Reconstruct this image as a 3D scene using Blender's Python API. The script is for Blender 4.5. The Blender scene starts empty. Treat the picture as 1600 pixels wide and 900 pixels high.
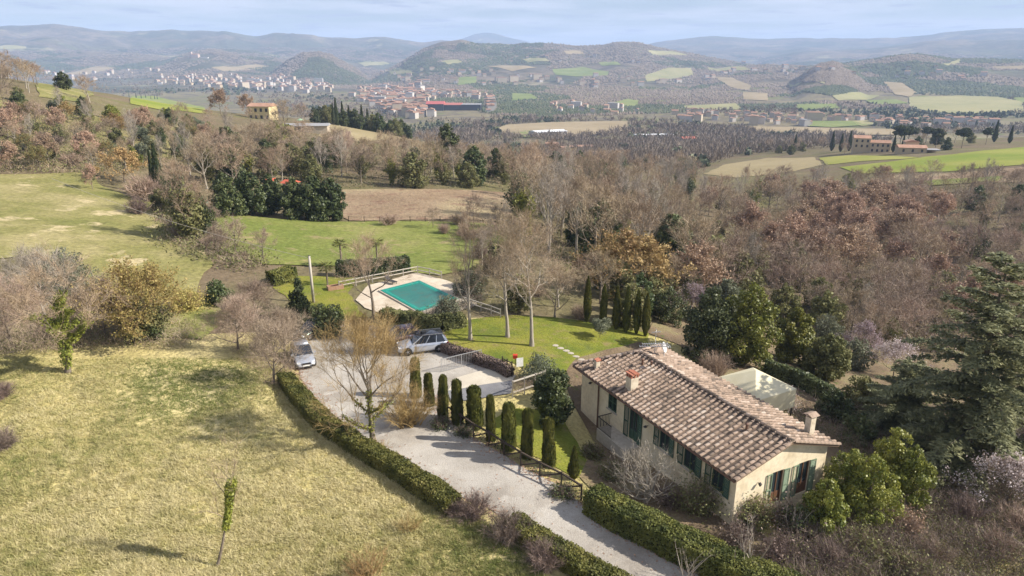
import bpy, math, random
import numpy as np
from mathutils import Vector, Matrix
from mathutils.geometry import delaunay_2d_cdt

# ------------------------------------------------------------------ camera, sky, sun, exposure
scene = bpy.context.scene
FPX = 1067.0
CAM_H = 25.0
PITCH = math.atan(352 / FPX)
SP, CP = math.sin(PITCH), math.cos(PITCH)
cam_data = bpy.data.cameras.new('camera')
cam = bpy.data.objects.new('camera', cam_data)
scene.collection.objects.link(cam)
cam.location = (0, 0, CAM_H)
cam.rotation_euler = (math.pi / 2 - PITCH, 0, 0)
cam_data.sensor_width = 36.0
cam_data.lens = 36.0 * FPX / 1600.0
cam_data.clip_start = 0.5
cam_data.clip_end = 120000
scene.camera = cam

SUN_EL = math.radians(34)
SUN_DIR = Vector((0.995, -0.09, 0)).normalized()
sun_data = bpy.data.lights.new('sun', 'SUN')
sun_data.energy = 5.0
sun_data.angle = math.radians(0.53)
sun_data.color = (1.0, 0.93, 0.82)
sun = bpy.data.objects.new('sun', sun_data)
scene.collection.objects.link(sun)
sv = Vector((SUN_DIR.x * math.cos(SUN_EL), SUN_DIR.y * math.cos(SUN_EL), math.sin(SUN_EL)))
sun.rotation_euler = sv.to_track_quat('Z', 'Y').to_euler()

world = bpy.data.worlds.new('World')
scene.world = world
world.use_nodes = True
wn = world.node_tree.nodes; wl = world.node_tree.links
for n_ in list(wn): wn.remove(n_)
w_out = wn.new('ShaderNodeOutputWorld'); w_bg = wn.new('ShaderNodeBackground')
sky = wn.new('ShaderNodeTexSky'); sky.sky_type = 'NISHITA'; sky.sun_disc = False
sky.sun_elevation = SUN_EL
sky.sun_rotation = math.atan2(SUN_DIR.x, SUN_DIR.y)
sky.altitude = 300; sky.air_density = 1.0; sky.dust_density = 0.25; sky.ozone_density = 3.0
w_bg.inputs['Strength'].default_value = 0.05
# thin cloud veil: noise on the direction projected to a cloud plane
tc = wn.new('ShaderNodeTexCoord'); sx = wn.new('ShaderNodeSeparateXYZ')
wl.new(tc.outputs['Generated'], sx.inputs[0])
def wmath(op, a, b=None):
    m = wn.new('ShaderNodeMath'); m.operation = op
    for i, v in enumerate((a, b)):
        if v is None: continue
        if isinstance(v, (int, float)): m.inputs[i].default_value = v
        else: wl.new(v, m.inputs[i])
    return m.outputs[0]
zc = wmath('ADD', wmath('MAXIMUM', sx.outputs[2], 0.0), 0.035)
cx = wmath('DIVIDE', sx.outputs[0], zc); cy = wmath('DIVIDE', sx.outputs[1], zc)
cxy = wn.new('ShaderNodeCombineXYZ'); wl.new(cx, cxy.inputs[0]); wl.new(cy, cxy.inputs[1])
def wnoise(scale, detail, rough, lo, hi):
    n = wn.new('ShaderNodeTexNoise'); n.inputs['Scale'].default_value = scale
    n.inputs['Detail'].default_value = detail; n.inputs['Roughness'].default_value = rough
    wl.new(cxy.outputs[0], n.inputs['Vector'])
    r = wn.new('ShaderNodeMapRange'); r.interpolation_type = 'SMOOTHSTEP'
    r.inputs['From Min'].default_value = lo; r.inputs['From Max'].default_value = hi
    wl.new(n.outputs[0], r.inputs['Value'])
    return r.outputs[0]
veil = wnoise(0.42, 5, 0.55, 0.36, 0.66)
puffs = wnoise(1.1, 5, 0.62, 0.54, 0.66)
mx1 = wn.new('ShaderNodeMixRGB'); mx1.inputs[2].default_value = (9.5, 9.7, 10.9, 1)
wl.new(wmath('ADD', wmath('MULTIPLY', veil, 0.60), 0.28), mx1.inputs[0]); wl.new(sky.outputs[0], mx1.inputs[1])
mx2 = wn.new('ShaderNodeMixRGB'); mx2.inputs[2].default_value = (5.2, 5.6, 7.4, 1)
wl.new(wmath('MULTIPLY', puffs, 0.75), mx2.inputs[0]); wl.new(mx1.outputs[0], mx2.inputs[1])
wl.new(mx2.outputs[0], w_bg.inputs['Color']); wl.new(w_bg.outputs[0], w_out.inputs['Surface'])

scene.view_settings.view_transform = 'Standard'
scene.view_settings.look = 'None'
scene.view_settings.exposure = 0.84
scene.view_settings.gamma = 1.0
scene.cycles.max_bounces = 6
scene.cycles.diffuse_bounces = 3
scene.cycles.volume_bounces = 2
scene.cycles.transparent_max_bounces = 8

random.seed(7)
RNG = np.random.default_rng(7)
COL = scene.collection

# ------------------------------------------------------------------ helpers
def v3(*a): return np.array(a, float)

def new_mesh(name, V, Fq, mats, midx=None, tint=None, smooth=False):
    """V (n,3); Fq list of int arrays, each (m,3) or (m,4)."""
    me = bpy.data.meshes.new(name)
    V = np.asarray(V, np.float32)
    if not isinstance(Fq, (list, tuple)): Fq = [Fq]
    Fq = [np.asarray(f, np.int32) for f in Fq if len(f)]
    me.vertices.add(len(V)); me.vertices.foreach_set('co', V.ravel())
    loops = np.concatenate([f.ravel() for f in Fq])
    tot = np.concatenate([np.full(len(f), f.shape[1], np.int32) for f in Fq])
    start = np.concatenate([[0], np.cumsum(tot)[:-1]]).astype(np.int32)
    me.loops.add(len(loops)); me.loops.foreach_set('vertex_index', loops)
    me.polygons.add(len(tot)); me.polygons.foreach_set('loop_start', start)
    me.polygons.foreach_set('loop_total', tot)
    if midx is not None: me.polygons.foreach_set('material_index', np.asarray(midx, np.int32))
    me.polygons.foreach_set('use_smooth', np.full(len(tot), bool(smooth)))
    if tint is not None:
        at = me.attributes.new('tint', 'FLOAT', 'POINT'); at.data.foreach_set('value', np.asarray(tint, np.float32))
    for m in (mats if isinstance(mats, (list, tuple)) else [mats]): me.materials.append(m)
    me.update(calc_edges=True)
    return me

class MB:
    """collects simple solids into one mesh"""
    def __init__(s): s.V = []; s.F3 = []; s.F4 = []; s.n = 0; s.T = []
    def add(s, V, F, t=0.5):
        V = np.asarray(V, float)
        for f in F: (s.F3 if len(f) == 3 else s.F4).append([i + s.n for i in f])
        s.V.append(V); s.T.append(np.full(len(V), t)); s.n += len(V); return s
    def poly(s, V, t=0.5):
        k = len(V); V = np.asarray(V, float)
        if k <= 4: return s.add(V, [list(range(k))], t)
        return s.add(V, [[0, i, i + 1] for i in range(1, k - 1)], t)
    def box(s, lo, hi, t=0.5, M=None):
        (a, b, c), (d, e, f) = lo, hi
        V = np.array([(a,b,c),(d,b,c),(d,e,c),(a,e,c),(a,b,f),(d,b,f),(d,e,f),(a,e,f)], float)
        if M is not None: V = V @ M[:3,:3].T + M[:3,3]
        return s.add(V, [(0,3,2,1),(4,5,6,7),(0,1,5,4),(1,2,6,5),(2,3,7,6),(3,0,4,7)], t)
    def bar(s, p, q, w, h=None, t=0.5):
        p = np.asarray(p, float); q = np.asarray(q, float); h = w if h is None else h
        d = q - p; L = np.linalg.norm(d); d /= max(L, 1e-9)
        up = np.array([0,0,1.]) if abs(d[2]) < .95 else np.array([1.,0,0])
        r = np.cross(d, up); r /= np.linalg.norm(r); u = np.cross(r, d)
        V = [o + r*a*w/2 + u*b*h/2 for o in (p, q) for a, b in ((-1,-1),(1,-1),(1,1),(-1,1))]
        return s.add(V, [(0,1,2,3),(7,6,5,4),(0,4,5,1),(1,5,6,2),(2,6,7,3),(3,7,4,0)], t)
    def tube(s, pts, rad, k=6, t=0.5, cap=True):
        pts = [np.asarray(p, float) for p in pts]
        if not hasattr(rad, '__len__'): rad = [rad]*len(pts)
        V = []
        for i, p in enumerate(pts):
            d = pts[min(i+1, len(pts)-1)] - pts[max(i-1, 0)]; d = d/max(np.linalg.norm(d), 1e-9)
            up = np.array([0,0,1.]) if abs(d[2]) < .9 else np.array([1.,0,0])
            r = np.cross(d, up); r /= np.linalg.norm(r); u = np.cross(r, d)
            for j in range(k):
                a = 2*math.pi*j/k; V.append(p + (r*math.cos(a) + u*math.sin(a))*rad[i])
        F = []
        for i in range(len(pts)-1):
            for j in range(k): F.append((i*k+j, i*k+(j+1)%k, (i+1)*k+(j+1)%k, (i+1)*k+j))
        if cap:
            n0 = len(V); V.append(pts[0]); V.append(pts[-1]); m = (len(pts)-1)*k
            for j in range(k): F.append((n0, (j+1)%k, j)); F.append((n0+1, m+j, m+(j+1)%k))
        return s.add(V, F, t)
    def mesh(s, name, mats, smooth=False):
        return new_mesh(name, np.concatenate(s.V), [s.F3, s.F4], mats, tint=np.concatenate(s.T), smooth=smooth)

def obj(name, me, parent=None, loc=None, rotz=None, scale=None):
    o = bpy.data.objects.new(name, me); COL.objects.link(o)
    if parent is not None: o.parent = parent
    if loc is not None: o.location = loc
    if rotz is not None: o.rotation_euler = (0, 0, rotz)
    if scale is not None: o.scale = (scale,)*3 if not hasattr(scale, '__len__') else scale
    return o
def tag(o, label=None, cat=None, group=None, kind=None):
    if label: o['label'] = label
    if cat: o['category'] = cat
    if group: o['group'] = group
    if kind: o['kind'] = kind
    return o
def thing(name, label, cat, loc=(0,0,0), rotz=0, group=None, scale=None):
    return tag(obj(name, None, None, loc, rotz, scale), label, cat, group)
def thing_from(name, parts, label, cat, loc, rotz=0, group=None, scale=None):
    """a thing whose parts [(name, mesh), ...] may share mesh data with its likes"""
    t = thing(name, label, cat, loc, rotz, group, scale)
    for pn, me in parts: obj(pn, me, t)
    return t

# ------------------------------------------------------------------ materials
def mat(name, cols, scale=3.0, detail=5, rough=0.9, bump=0.0, bscale=None, tint=0.0, objvar=0.0, trans=0.0, spec=0.2,
        metal=0.0, coord='Object', stretch=None, ramp=(0.3, 0.7), hue=0.0, emis=None, fine=0.0, fscale=40):
    m = bpy.data.materials.new(name); m.use_nodes = True
    N = m.node_tree.nodes; L = m.node_tree.links
    b = N['Principled BSDF']; out = N['Material Output']
    b.inputs['Roughness'].default_value = rough; b.inputs['Metallic'].default_value = metal
    b.inputs['Specular IOR Level'].default_value = spec
    t = N.new('ShaderNodeTexCoord'); vec = t.outputs[coord]
    if stretch:
        mp = N.new('ShaderNodeMapping'); mp.inputs['Scale'].default_value = stretch; L.new(vec, mp.inputs[0]); vec = mp.outputs[0]
    no = N.new('ShaderNodeTexNoise'); no.inputs['Scale'].default_value = scale; no.inputs['Detail'].default_value = detail
    no.inputs['Roughness'].default_value = 0.6
    L.new(vec, no.inputs['Vector'])
    rp = N.new('ShaderNodeValToRGB'); el = rp.color_ramp.elements
    k = len(cols)
    while len(el) < k: el.new(0.5)
    for i, c in enumerate(cols):
        el[i].position = ramp[0] + (ramp[1]-ramp[0])*i/max(k-1, 1); el[i].color = (*c, 1)
    fac = no.outputs['Fac']
    if tint:
        a = N.new('ShaderNodeAttribute'); a.attribute_name = 'tint'
        mm = N.new('ShaderNodeMath'); mm.operation = 'MULTIPLY_ADD'; mm.inputs[1].default_value = tint; 
        L.new(a.outputs['Fac'], mm.inputs[0])
        sb = N.new('ShaderNodeMath'); sb.operation = 'SUBTRACT'; L.new(fac, sb.inputs[0]); sb.inputs[1].default_value = 0.5*tint
        L.new(sb.outputs[0], mm.inputs[2]); fac = mm.outputs[0]
    L.new(fac, rp.inputs[0]); col = rp.outputs[0]
    if fine:
        n2 = N.new('ShaderNodeTexNoise'); n2.inputs['Scale'].default_value = fscale; n2.inputs['Detail'].default_value = 3
        L.new(vec, n2.inputs['Vector'])
        mr = N.new('ShaderNodeMapRange'); mr.inputs[1].default_value = .3; mr.inputs[2].default_value = .7
        mr.inputs[3].default_value = 1-fine; mr.inputs[4].default_value = 1+fine; L.new(n2.outputs[0], mr.inputs[0])
        mu = N.new('ShaderNodeVectorMath'); mu.operation = 'SCALE'; L.new(col, mu.inputs[0]); L.new(mr.outputs[0], mu.inputs['Scale']); col = mu.outputs[0]
    if objvar or hue:
        oi = N.new('ShaderNodeObjectInfo'); hs = N.new('ShaderNodeHueSaturation')
        r2 = N.new('ShaderNodeMapRange'); r2.inputs[3].default_value = 1-objvar; r2.inputs[4].default_value = 1+objvar
        L.new(oi.outputs['Random'], r2.inputs[0]); L.new(r2.outputs[0], hs.inputs['Value'])
        if hue:
            r3 = N.new('ShaderNodeMapRange'); r3.inputs[3].default_value = .5-hue; r3.inputs[4].default_value = .5+hue
            fr = N.new('ShaderNodeMath'); fr.operation = 'FRACT'; m7 = N.new('ShaderNodeMath'); m7.operation = 'MULTIPLY'; m7.inputs[1].default_value = 7.3
            L.new(oi.outputs['Random'], m7.inputs[0]); L.new(m7.outputs[0], fr.inputs[0]); L.new(fr.outputs[0], r3.inputs[0]); L.new(r3.outputs[0], hs.inputs['Hue'])
        L.new(col, hs.inputs['Color']); col = hs.outputs[0]
    L.new(col, b.inputs['Base Color'])
    if bump:
        bn = N.new('ShaderNodeTexNoise'); bn.inputs['Scale'].default_value = bscale or scale*4; bn.inputs['Detail'].default_value = 6
        L.new(vec, bn.inputs['Vector'])
        bp = N.new('ShaderNodeBump'); bp.inputs['Strength'].default_value = 1.0; bp.inputs['Distance'].default_value = bump
        L.new(bn.outputs[0], bp.inputs['Height']); L.new(bp.outputs[0], b.inputs['Normal'])
    if emis: b.inputs['Emission Color'].default_value = (*emis, 1); b.inputs['Emission Strength'].default_value = 1
    if trans:
        tr = N.new('ShaderNodeBsdfTranslucent'); mixs = N.new('ShaderNodeMixShader'); mixs.inputs[0].default_value = trans
        L.new(col, tr.inputs[0]); L.new(b.outputs[0], mixs.inputs[1]); L.new(tr.outputs[0], mixs.inputs[2]); L.new(mixs.outputs[0], out.inputs['Surface'])
    return m
def flat(name, c, rough=0.6, spec=0.3, metal=0.0, var=0.12, scale=6.0, **k):
    c = np.array(c); return mat(name, [tuple(c*(1-var)), tuple(np.minimum(c*(1+var), 1))], scale=scale, rough=rough, spec=spec, metal=metal, **k)
# ------------------------------------------------------------------ terrain
def ray(px, py):
    u = (px-800)/FPX; v = (py-450)/FPX
    return u, CP - v*SP, -(SP + v*CP)
CTRL = []
def row(Y, *pz):
    for px, z in pz:
        u = (px-800)/FPX; Z = Y*CP + (CAM_H-z)*SP
        CTRL.append((u*Z, Y, z))
row(18, (-400,2.2),(300,.8),(800,0),(1200,-.3),(2000,-2))
row(30, (-400,3),(0,1.5),(300,.75),(500,.35),(620,.2),(800,0),(1000,-.2),(1300,-.9),(1600,-2),(2000,-4))
row(40, (-400,4.2),(0,1.9),(250,.9),(420,.55),(560,.3),(700,0),(850,-.1),(960,-.8),(1060,-.85),(1300,-1.2),(1600,-3),(2000,-6))
row(47, (860,-.3),(930,-1.2),(1100,-1.4))
row(52, (300,.9),(420,.35),(520,0),(700,0))
row(60, (-400,6),(0,2.6),(250,1.2),(420,.2),(600,0),(800,0),(900,-.4),(1000,-1.0),(1200,-3),(1500,-6),(2000,-9))
row(70, (560,0),(720,0))
row(80, (-400,8),(0,4.2),(250,1.6),(450,.3),(600,0),(700,-.1),(900,-1.2),(1050,-4),(1300,-9),(1600,-11),(2000,-13))
row(110,(-400,10),(0,5.2),(200,3),(400,0),(600,-1.8),(800,-3),(950,-6),(1200,-13),(1600,-16),(2000,-17))
row(150,(-400,17),(0,9),(150,6.5),(300,2),(450,-1.5),(650,-3),(800,-5),(1000,-11),(1300,-19),(1600,-18),(2000,-18))
row(200,(-400,26),(0,18.5),(100,14),(200,9),(330,4),(450,1),(600,-3),(800,-8),(1000,-16),(1300,-21),(1600,-18),(2000,-12))
row(300,(-400,32),(0,19),(150,13),(300,6),(410,2),(500,-1),(620,-6),(800,-16),(1000,-25),(1200,-27),(1400,-22),(1600,-16),(2000,-8))
row(420,(-400,35),(0,10),(300,-5),(410,-8),(500,-10),(620,-20),(800,-30),(1000,-36),(1200,-33),(1380,-26),(1600,-22),(2000,-14))
row(620,(-400,10),(0,-22),(400,-42),(800,-52),(1200,-48),(1400,-41),(1600,-33),(2000,-22))
row(900,(-400,-40),(0,-57),(400,-58),(800,-58),(1200,-58),(1600,-57),(2000,-50))
CT = np.array(CTRL)
def warp(x, y):
    a = np.clip(np.arctan2(x, np.maximum(y, -1e9)), -1.0, 1.0); r = np.log(np.maximum(np.hypot(x, y), 8.0))
    return np.stack([a*2.2, r], -1)
def tps(d): 
    return np.where(d > 1e-9, d*d*np.log(np.maximum(d, 1e-9)), 0.0)
CQ = warp(CT[:,0], CT[:,1]); nC = len(CQ)
KM = np.zeros((nC+3, nC+3)); KM[:nC,:nC] = tps(np.linalg.norm(CQ[:,None]-CQ[None], axis=-1)) + 2e-4*np.eye(nC)
KM[:nC,nC] = 1; KM[:nC,nC+1:] = CQ; KM[nC,:nC] = 1; KM[nC+1:,:nC] = CQ.T
CW = np.linalg.solve(KM, np.concatenate([CT[:,2], np.zeros(3)]))
def near_h(x, y):
    q = warp(x, y); out = np.empty(len(q))
    for i in range(0, len(q), 20000):
        b = q[i:i+20000]; out[i:i+20000] = tps(np.linalg.norm(b[:,None]-CQ[None], axis=-1)) @ CW[:nC] + CW[nC] + b @ CW[nC+1:]
    return out
def hash2(i, j, s):
    h = np.sin(i*127.1 + j*311.7 + s*74.7)*43758.5453
    return h - np.floor(h)
def vnoise(x, y, s=0):
    i = np.floor(x); j = np.floor(y); fx = x-i; fy = y-j
    fx = fx*fx*(3-2*fx); fy = fy*fy*(3-2*fy)
    a = hash2(i,j,s)*(1-fx)+hash2(i+1,j,s)*fx; b = hash2(i,j+1,s)*(1-fx)+hash2(i+1,j+1,s)*fx
    return a*(1-fy)+b*fy
def fbm(x, y, s=0, o=4, g=.5):
    t = 0; a = 1; n = 0
    for k in range(o):
        t = t + a*vnoise(x*2**k+17*k, y*2**k-9*k, s+k); n += a; a *= g
    return t/n - .5
def sstep(a, b, x):
    t = np.clip((x-a)/(b-a), 0, 1); return t*t*(3-2*t)
RIDGES = [  # distance, front width, rough, crest profile in the photograph
 (2300, .26, .5, [(1195,150),(1235,135),(1260,112),(1280,100),(1302,96),(1330,104),(1350,120),(1375,140),(1400,155)]),
 (3000, .34, .6, [(1040,150),(1090,112),(1140,104),(1200,100),(1260,103),(1320,98),(1370,90),(1400,86),(1440,84),(1490,90),(1560,92),(1640,95),(1800,90),(2100,90)]),
 (3600, .34, .6, [(560,130),(620,100),(660,76),(690,66),(720,62),(750,68),(800,69),(860,68),(900,72),(940,70),(965,66),(1000,67),(1030,74),(1060,79),(1100,87),(1160,98),(1230,110)]),
 (3300, .16, .4, [(400,130),(425,112),(450,92),(475,82),(497,80),(520,86),(545,100),(575,118)]),
 (4300, .30, .6, [(180,118),(220,105),(255,95),(290,84),(315,78),(335,76),(360,81),(400,88),(430,90),(470,98),(560,105),(640,112)]),
 (4900, .28, .6, [(-500,80),(-200,84),(0,86),(60,84),(130,80),(200,82),(260,86),(300,84),(350,75),(400,80),(440,88),(520,92),(600,95)]),
 (6600,.33, .8, [(-600,50),(-200,46),(0,42),(40,41),(80,38),(120,43),(160,49),(200,50),(250,48),(300,49),(340,50),(350,49),(400,57),(430,51),(450,53),(480,56),(520,59),(560,60),(600,57),(630,63),(660,67),(690,63),(720,64),(750,70),(800,76),(900,82)]),
 (8200,.35, .6, [(900,92),(980,78),(1020,68),(1060,62),(1120,58),(1160,60),(1200,61),(1300,61),(1400,60),(1460,55),(1500,49),(1550,46),(1600,44),(1700,40),(2100,44)]),
 (6000, .30, .7, [(1180,92),(1240,82),(1300,79),(1360,76),(1400,72),(1450,65),(1500,62),(1560,64),(1640,60),(1900,62)]),
 (10300,.2, .2, [(640,86),(700,67),(730,57),(762,50),(790,57),(830,67),(900,80)]),
]
FLOOR = -58.0
def far_h(x, y):
    r = np.hypot(x, y); a = np.arctan2(x, y)
    g = sstep(1100, 3600, r)
    z = FLOOR + g*(42*(fbm(x/520, y/520, 3, 4)+.22) + 18*fbm(x/170, y/170, 5, 3)) + sstep(3000, 9000, r)*60*(fbm(x/1500, y/1500, 8, 4)+.1)
    for k, (D, w, rough, prof) in enumerate(RIDGES):
        pr = []
        for px, py in prof:
            dx, dy, dz = ray(px, py); pr.append((math.atan2(dx, dy), CAM_H + D*dz/math.hypot(dx, dy)))
        pr = np.array(pr)
        zc_ = np.interp(a, pr[:,0], pr[:,1]) + 0.0022*D*fbm(a*60, a*0+k, 20+k, 4)
        edge = sstep(pr[0,0]-.05, pr[0,0]+.02, a)*(1-sstep(pr[-1,0]-.02, pr[-1,0]+.05, a))
        amp = np.maximum(zc_-FLOOR, 0)*edge
        t = (r-D)/(w*D); s = np.exp(-t*t*np.where(t > 0, .6, 1.0)*1.6)
        rav = 1 + rough*(1-s)*s*4*(fbm(x/(D*.06), y/(D*.06), 40+k, 4))
        z = np.maximum(z, FLOOR + amp*s*rav)
    return z
def raw_h(x, y):
    r = np.hypot(x, y); w = sstep(620, 950, r)
    z = near_h(x, y)*(1-w) + far_h(x, y)*w
    z = z + sstep(80, 300, r)*(1-sstep(600, 900, r))*2.2*fbm(x/38, y/38, 60, 3)
    mead = sstep(-14, -20, x)*sstep(-66, -50, -y)
    z = z + mead*(1.0*fbm(x/3.2, y/3.2, 70, 3) + .5*fbm(x/9, y/9, 75, 2))
    return z
AZ = np.concatenate([np.linspace(-math.pi, -1.0, 26)[:-1], np.linspace(-.98, .98, 480), np.linspace(1.0, math.pi, 26)[1:]])
RR = np.concatenate([[3.0], np.exp(np.linspace(math.log(9.0), math.log(12000.0), 380))])
GA, GR = np.meshgrid(AZ, RR)
GX = GR*np.sin(GA); GY = GR*np.cos(GA)
GZ = raw_h(GX.ravel(), GY.ravel()).reshape(GX.shape)
GZ[:, -1] = GZ[:, 0]
LR = np.log(RR)
def hz(x, y):
    x = np.atleast_1d(np.asarray(x, float)); y = np.atleast_1d(np.asarray(y, float))
    a = np.arctan2(x, y); l = np.log(np.clip(np.hypot(x, y), 3.01, 11900))
    ia = np.clip(np.searchsorted(AZ, a)-1, 0, len(AZ)-2); ir = np.clip(np.searchsorted(LR, l)-1, 0, len(LR)-2)
    fa = (a-AZ[ia])/(AZ[ia+1]-AZ[ia]); fr = (np.exp(l)-RR[ir])/(RR[ir+1]-RR[ir])
    return (GZ[ir,ia]*(1-fa)+GZ[ir,ia+1]*fa)*(1-fr) + (GZ[ir+1,ia]*(1-fa)+GZ[ir+1,ia+1]*fa)*fr
def h1(x, y): return float(hz(x, y)[0])
TT = np.exp(np.linspace(math.log(15), math.log(11900), 900))
def gpv(px, py):
    """where the line of sight through photo points meets the terrain"""
    px = np.atleast_1d(np.asarray(px, float)); py = np.atleast_1d(np.asarray(py, float))
    u = (px-800)/FPX; v = (py-450)/FPX
    dx, dy, dz = u, CP-v*SP, -(SP+v*CP)
    n = np.hypot(dx, dy); out = np.full((len(px), 3), np.nan)
    for i in range(0, len(px), 4000):
        s = slice(i, i+4000)
        X = dx[s,None]/n[s,None]*TT; Y = dy[s,None]/n[s,None]*TT; Z = CAM_H + dz[s,None]/n[s,None]*TT
        hh = hz(X.ravel(), Y.ravel()).reshape(X.shape)
        below = Z < hh; k = np.argmax(below, 1); ok = below.any(1) & (k > 0)
        r_ = np.arange(len(k)); k0 = np.maximum(k-1, 0)
        d0 = (Z-hh)[r_,k0]; d1 = (Z-hh)[r_,k]; f = d0/np.where(d0-d1 == 0, 1, d0-d1)
        t = TT[k0]+(TT[k]-TT[k0])*f
        xx = dx[s]/n[s]*t; yy = dy[s]/n[s]*t
        o = np.stack([xx, yy, hz(xx, yy)], -1); o[~ok] = np.nan; out[s] = o
    return out
def gp(px, py): return gpv(px, py)[0]
def atz(px, py, z):
    dx, dy, dz = ray(px, py); t = (z-CAM_H)/dz
    return np.array([dx*t, dy*t, z])
def inpoly(x, y, P):
    x = np.asarray(x); y = np.asarray(y); c = np.zeros(x.shape, bool); j = len(P)-1
    for i in range(len(P)):
        xi, yi = P[i][0], P[i][1]; xj, yj = P[j][0], P[j][1]
        c ^= ((yi > y) != (yj > y)) & (x < (xj-xi)*(y-yi)/((yj-yi) if yj != yi else 1e-9)+xi); j = i
    return c

# ground materials
def ground_mat(name, layers, fine, bump, bscale, fscale=5.0):
    """layers: list of (scale, (c1, c2, ...), mix)  blended by noises of several sizes"""
    m = bpy.data.materials.new(name); m.use_nodes = True
    N = m.node_tree.nodes; L = m.node_tree.links; b = N['Principled BSDF']
    b.inputs['Roughness'].default_value = .95; b.inputs['Specular IOR Level'].default_value = .1
    g = N.new('ShaderNodeNewGeometry'); pos = g.outputs['Position']; col = None
    for k, (sc, cols, lo, hi) in enumerate(layers):
        n = N.new('ShaderNodeTexNoise'); n.inputs['Scale'].default_value = sc; n.inputs['Detail'].default_value = 7; n.inputs['Roughness'].default_value = .62
        mp = N.new('ShaderNodeMapping'); mp.inputs['Location'].default_value = (k*31.7, k*11.3, k*5.1); L.new(pos, mp.inputs[0]); L.new(mp.outputs[0], n.inputs['Vector'])
        if k == 0:
            rp = N.new('ShaderNodeValToRGB'); el = rp.color_ramp.elements
            while len(el) < len(cols): el.new(.5)
            for i, c in enumerate(cols): el[i].position = lo+(hi-lo)*i/(len(cols)-1); el[i].color = (*c, 1)
            L.new(n.outputs[0], rp.inputs[0]); col = rp.outputs[0]
        else:
            mr = N.new('ShaderNodeMapRange'); mr.interpolation_type = 'SMOOTHSTEP'; mr.inputs[1].default_value = lo; mr.inputs[2].default_value = hi
            L.new(n.outputs[0], mr.inputs[0])
            mx = N.new('ShaderNodeMixRGB'); L.new(mr.outputs[0], mx.inputs[0]); L.new(col, mx.inputs[1]); mx.inputs[2].default_value = (*cols[0], 1); col = mx.outputs[0]
    n = N.new('ShaderNodeTexNoise'); n.inputs['Scale'].default_value = fscale; n.inputs['Detail'].default_value = 6; n.inputs['Roughness'].default_value = .7; L.new(pos, n.inputs['Vector'])
    mr = N.new('ShaderNodeMapRange'); mr.inputs[1].default_value = .3; mr.inputs[2].default_value = .7; mr.inputs[3].default_value = 1-fine; mr.inputs[4].default_value = 1+fine
    L.new(n.outputs[0], mr.inputs[0])
    mu = N.new('ShaderNodeVectorMath'); mu.operation = 'SCALE'; L.new(col, mu.inputs[0]); L.new(mr.outputs[0], mu.inputs['Scale'])
    L.new(mu.outputs[0], b.inputs['Base Color'])
    bn = N.new('ShaderNodeTexNoise'); bn.inputs['Scale'].default_value = bscale; bn.inputs['Detail'].default_value = 6; L.new(pos, bn.inputs['Vector'])
    bp = N.new('ShaderNodeBump'); bp.inputs['Distance'].default_value = bump; L.new(bn.outputs[0], bp.inputs['Height']); L.new(bp.outputs[0], b.inputs['Normal'])
    return m
STRAW = (.49,.42,.23); STRAWG = (.42,.355,.155); GREEN = (.165,.185,.05); SCRUB = (.15,.125,.07); LITTER = (.17,.125,.085)
M_near = ground_mat('rough_grass', [(.055, ((.235,.23,.075), STRAWG, STRAW), .28, .68), (.35, ((.33,.285,.12),), .54, .7), (1.1, ((.44,.385,.20),), .54, .82), (.21, ((.21,.215,.075),), .58, .72)], .34, .22, 3.0, 4.0)
M_mid = ground_mat('scrub_ground', [(.03, ((.15,.14,.06), SCRUB, LITTER), .35, .65), (.1, ((.2,.16,.1),), .5, .7)], .3, .3, 1.0, 1.2)
M_valley = ground_mat('valley_land', [(.006, ((.15,.155,.065), (.19,.16,.10), (.22,.19,.11)), .38, .62), (.02, ((.13,.11,.085),), .48, .6), (.011, ((.12,.16,.045),), .6, .68)], .28, 1.0, .08, .15)
M_hills = ground_mat('hill_land', [(.0016, ((.11,.115,.07), (.16,.13,.10), (.19,.155,.115)), .38, .62), (.005, ((.10,.09,.07),), .45, .6), (.0035, ((.26,.24,.15),), .58, .66), (.0012, ((.08,.085,.06),), .52, .62)], .3, 6.0, .02, .03)

def grid_piece(name, r0, r1, mt, keep=None):
    idx = np.arange(GX.size).reshape(GX.shape)[r0:r1+1]
    q = np.stack([idx[:-1,:-1], idx[:-1,1:], idx[1:,1:], idx[1:,:-1]], -1).reshape(-1, 4)[:, ::-1]
    V = np.stack([GX, GY, GZ], -1).reshape(-1, 3)
    lo = idx.min(); V = V[lo:idx.max()+1]
    o = obj(name, new_mesh(name, V, [q-lo], mt, smooth=True)); tag(o, kind='structure'); return o
i1 = int(np.searchsorted(RR, 66)); i2 = int(np.searchsorted(RR, 700)); i3 = int(np.searchsorted(RR, 2100))
o = grid_piece('meadow', 0, i1, M_near)
o = grid_piece('ground', i1, i2, M_mid)
o = grid_piece('valley_floor', i2, i3, M_valley)
o = grid_piece('hills', i3, len(RR)-1, M_hills)
# one fan closes the hole under the camera
nA = len(AZ); Vf = np.concatenate([np.stack([GX[0],GY[0],GZ[0]],-1), [[0,0,float(GZ[0].mean())]]])
obj('ground', new_mesh('ground', Vf, [np.array([[i+1, i, nA] for i in range(nA-1)])], M_near))['kind'] = 'structure'

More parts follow.
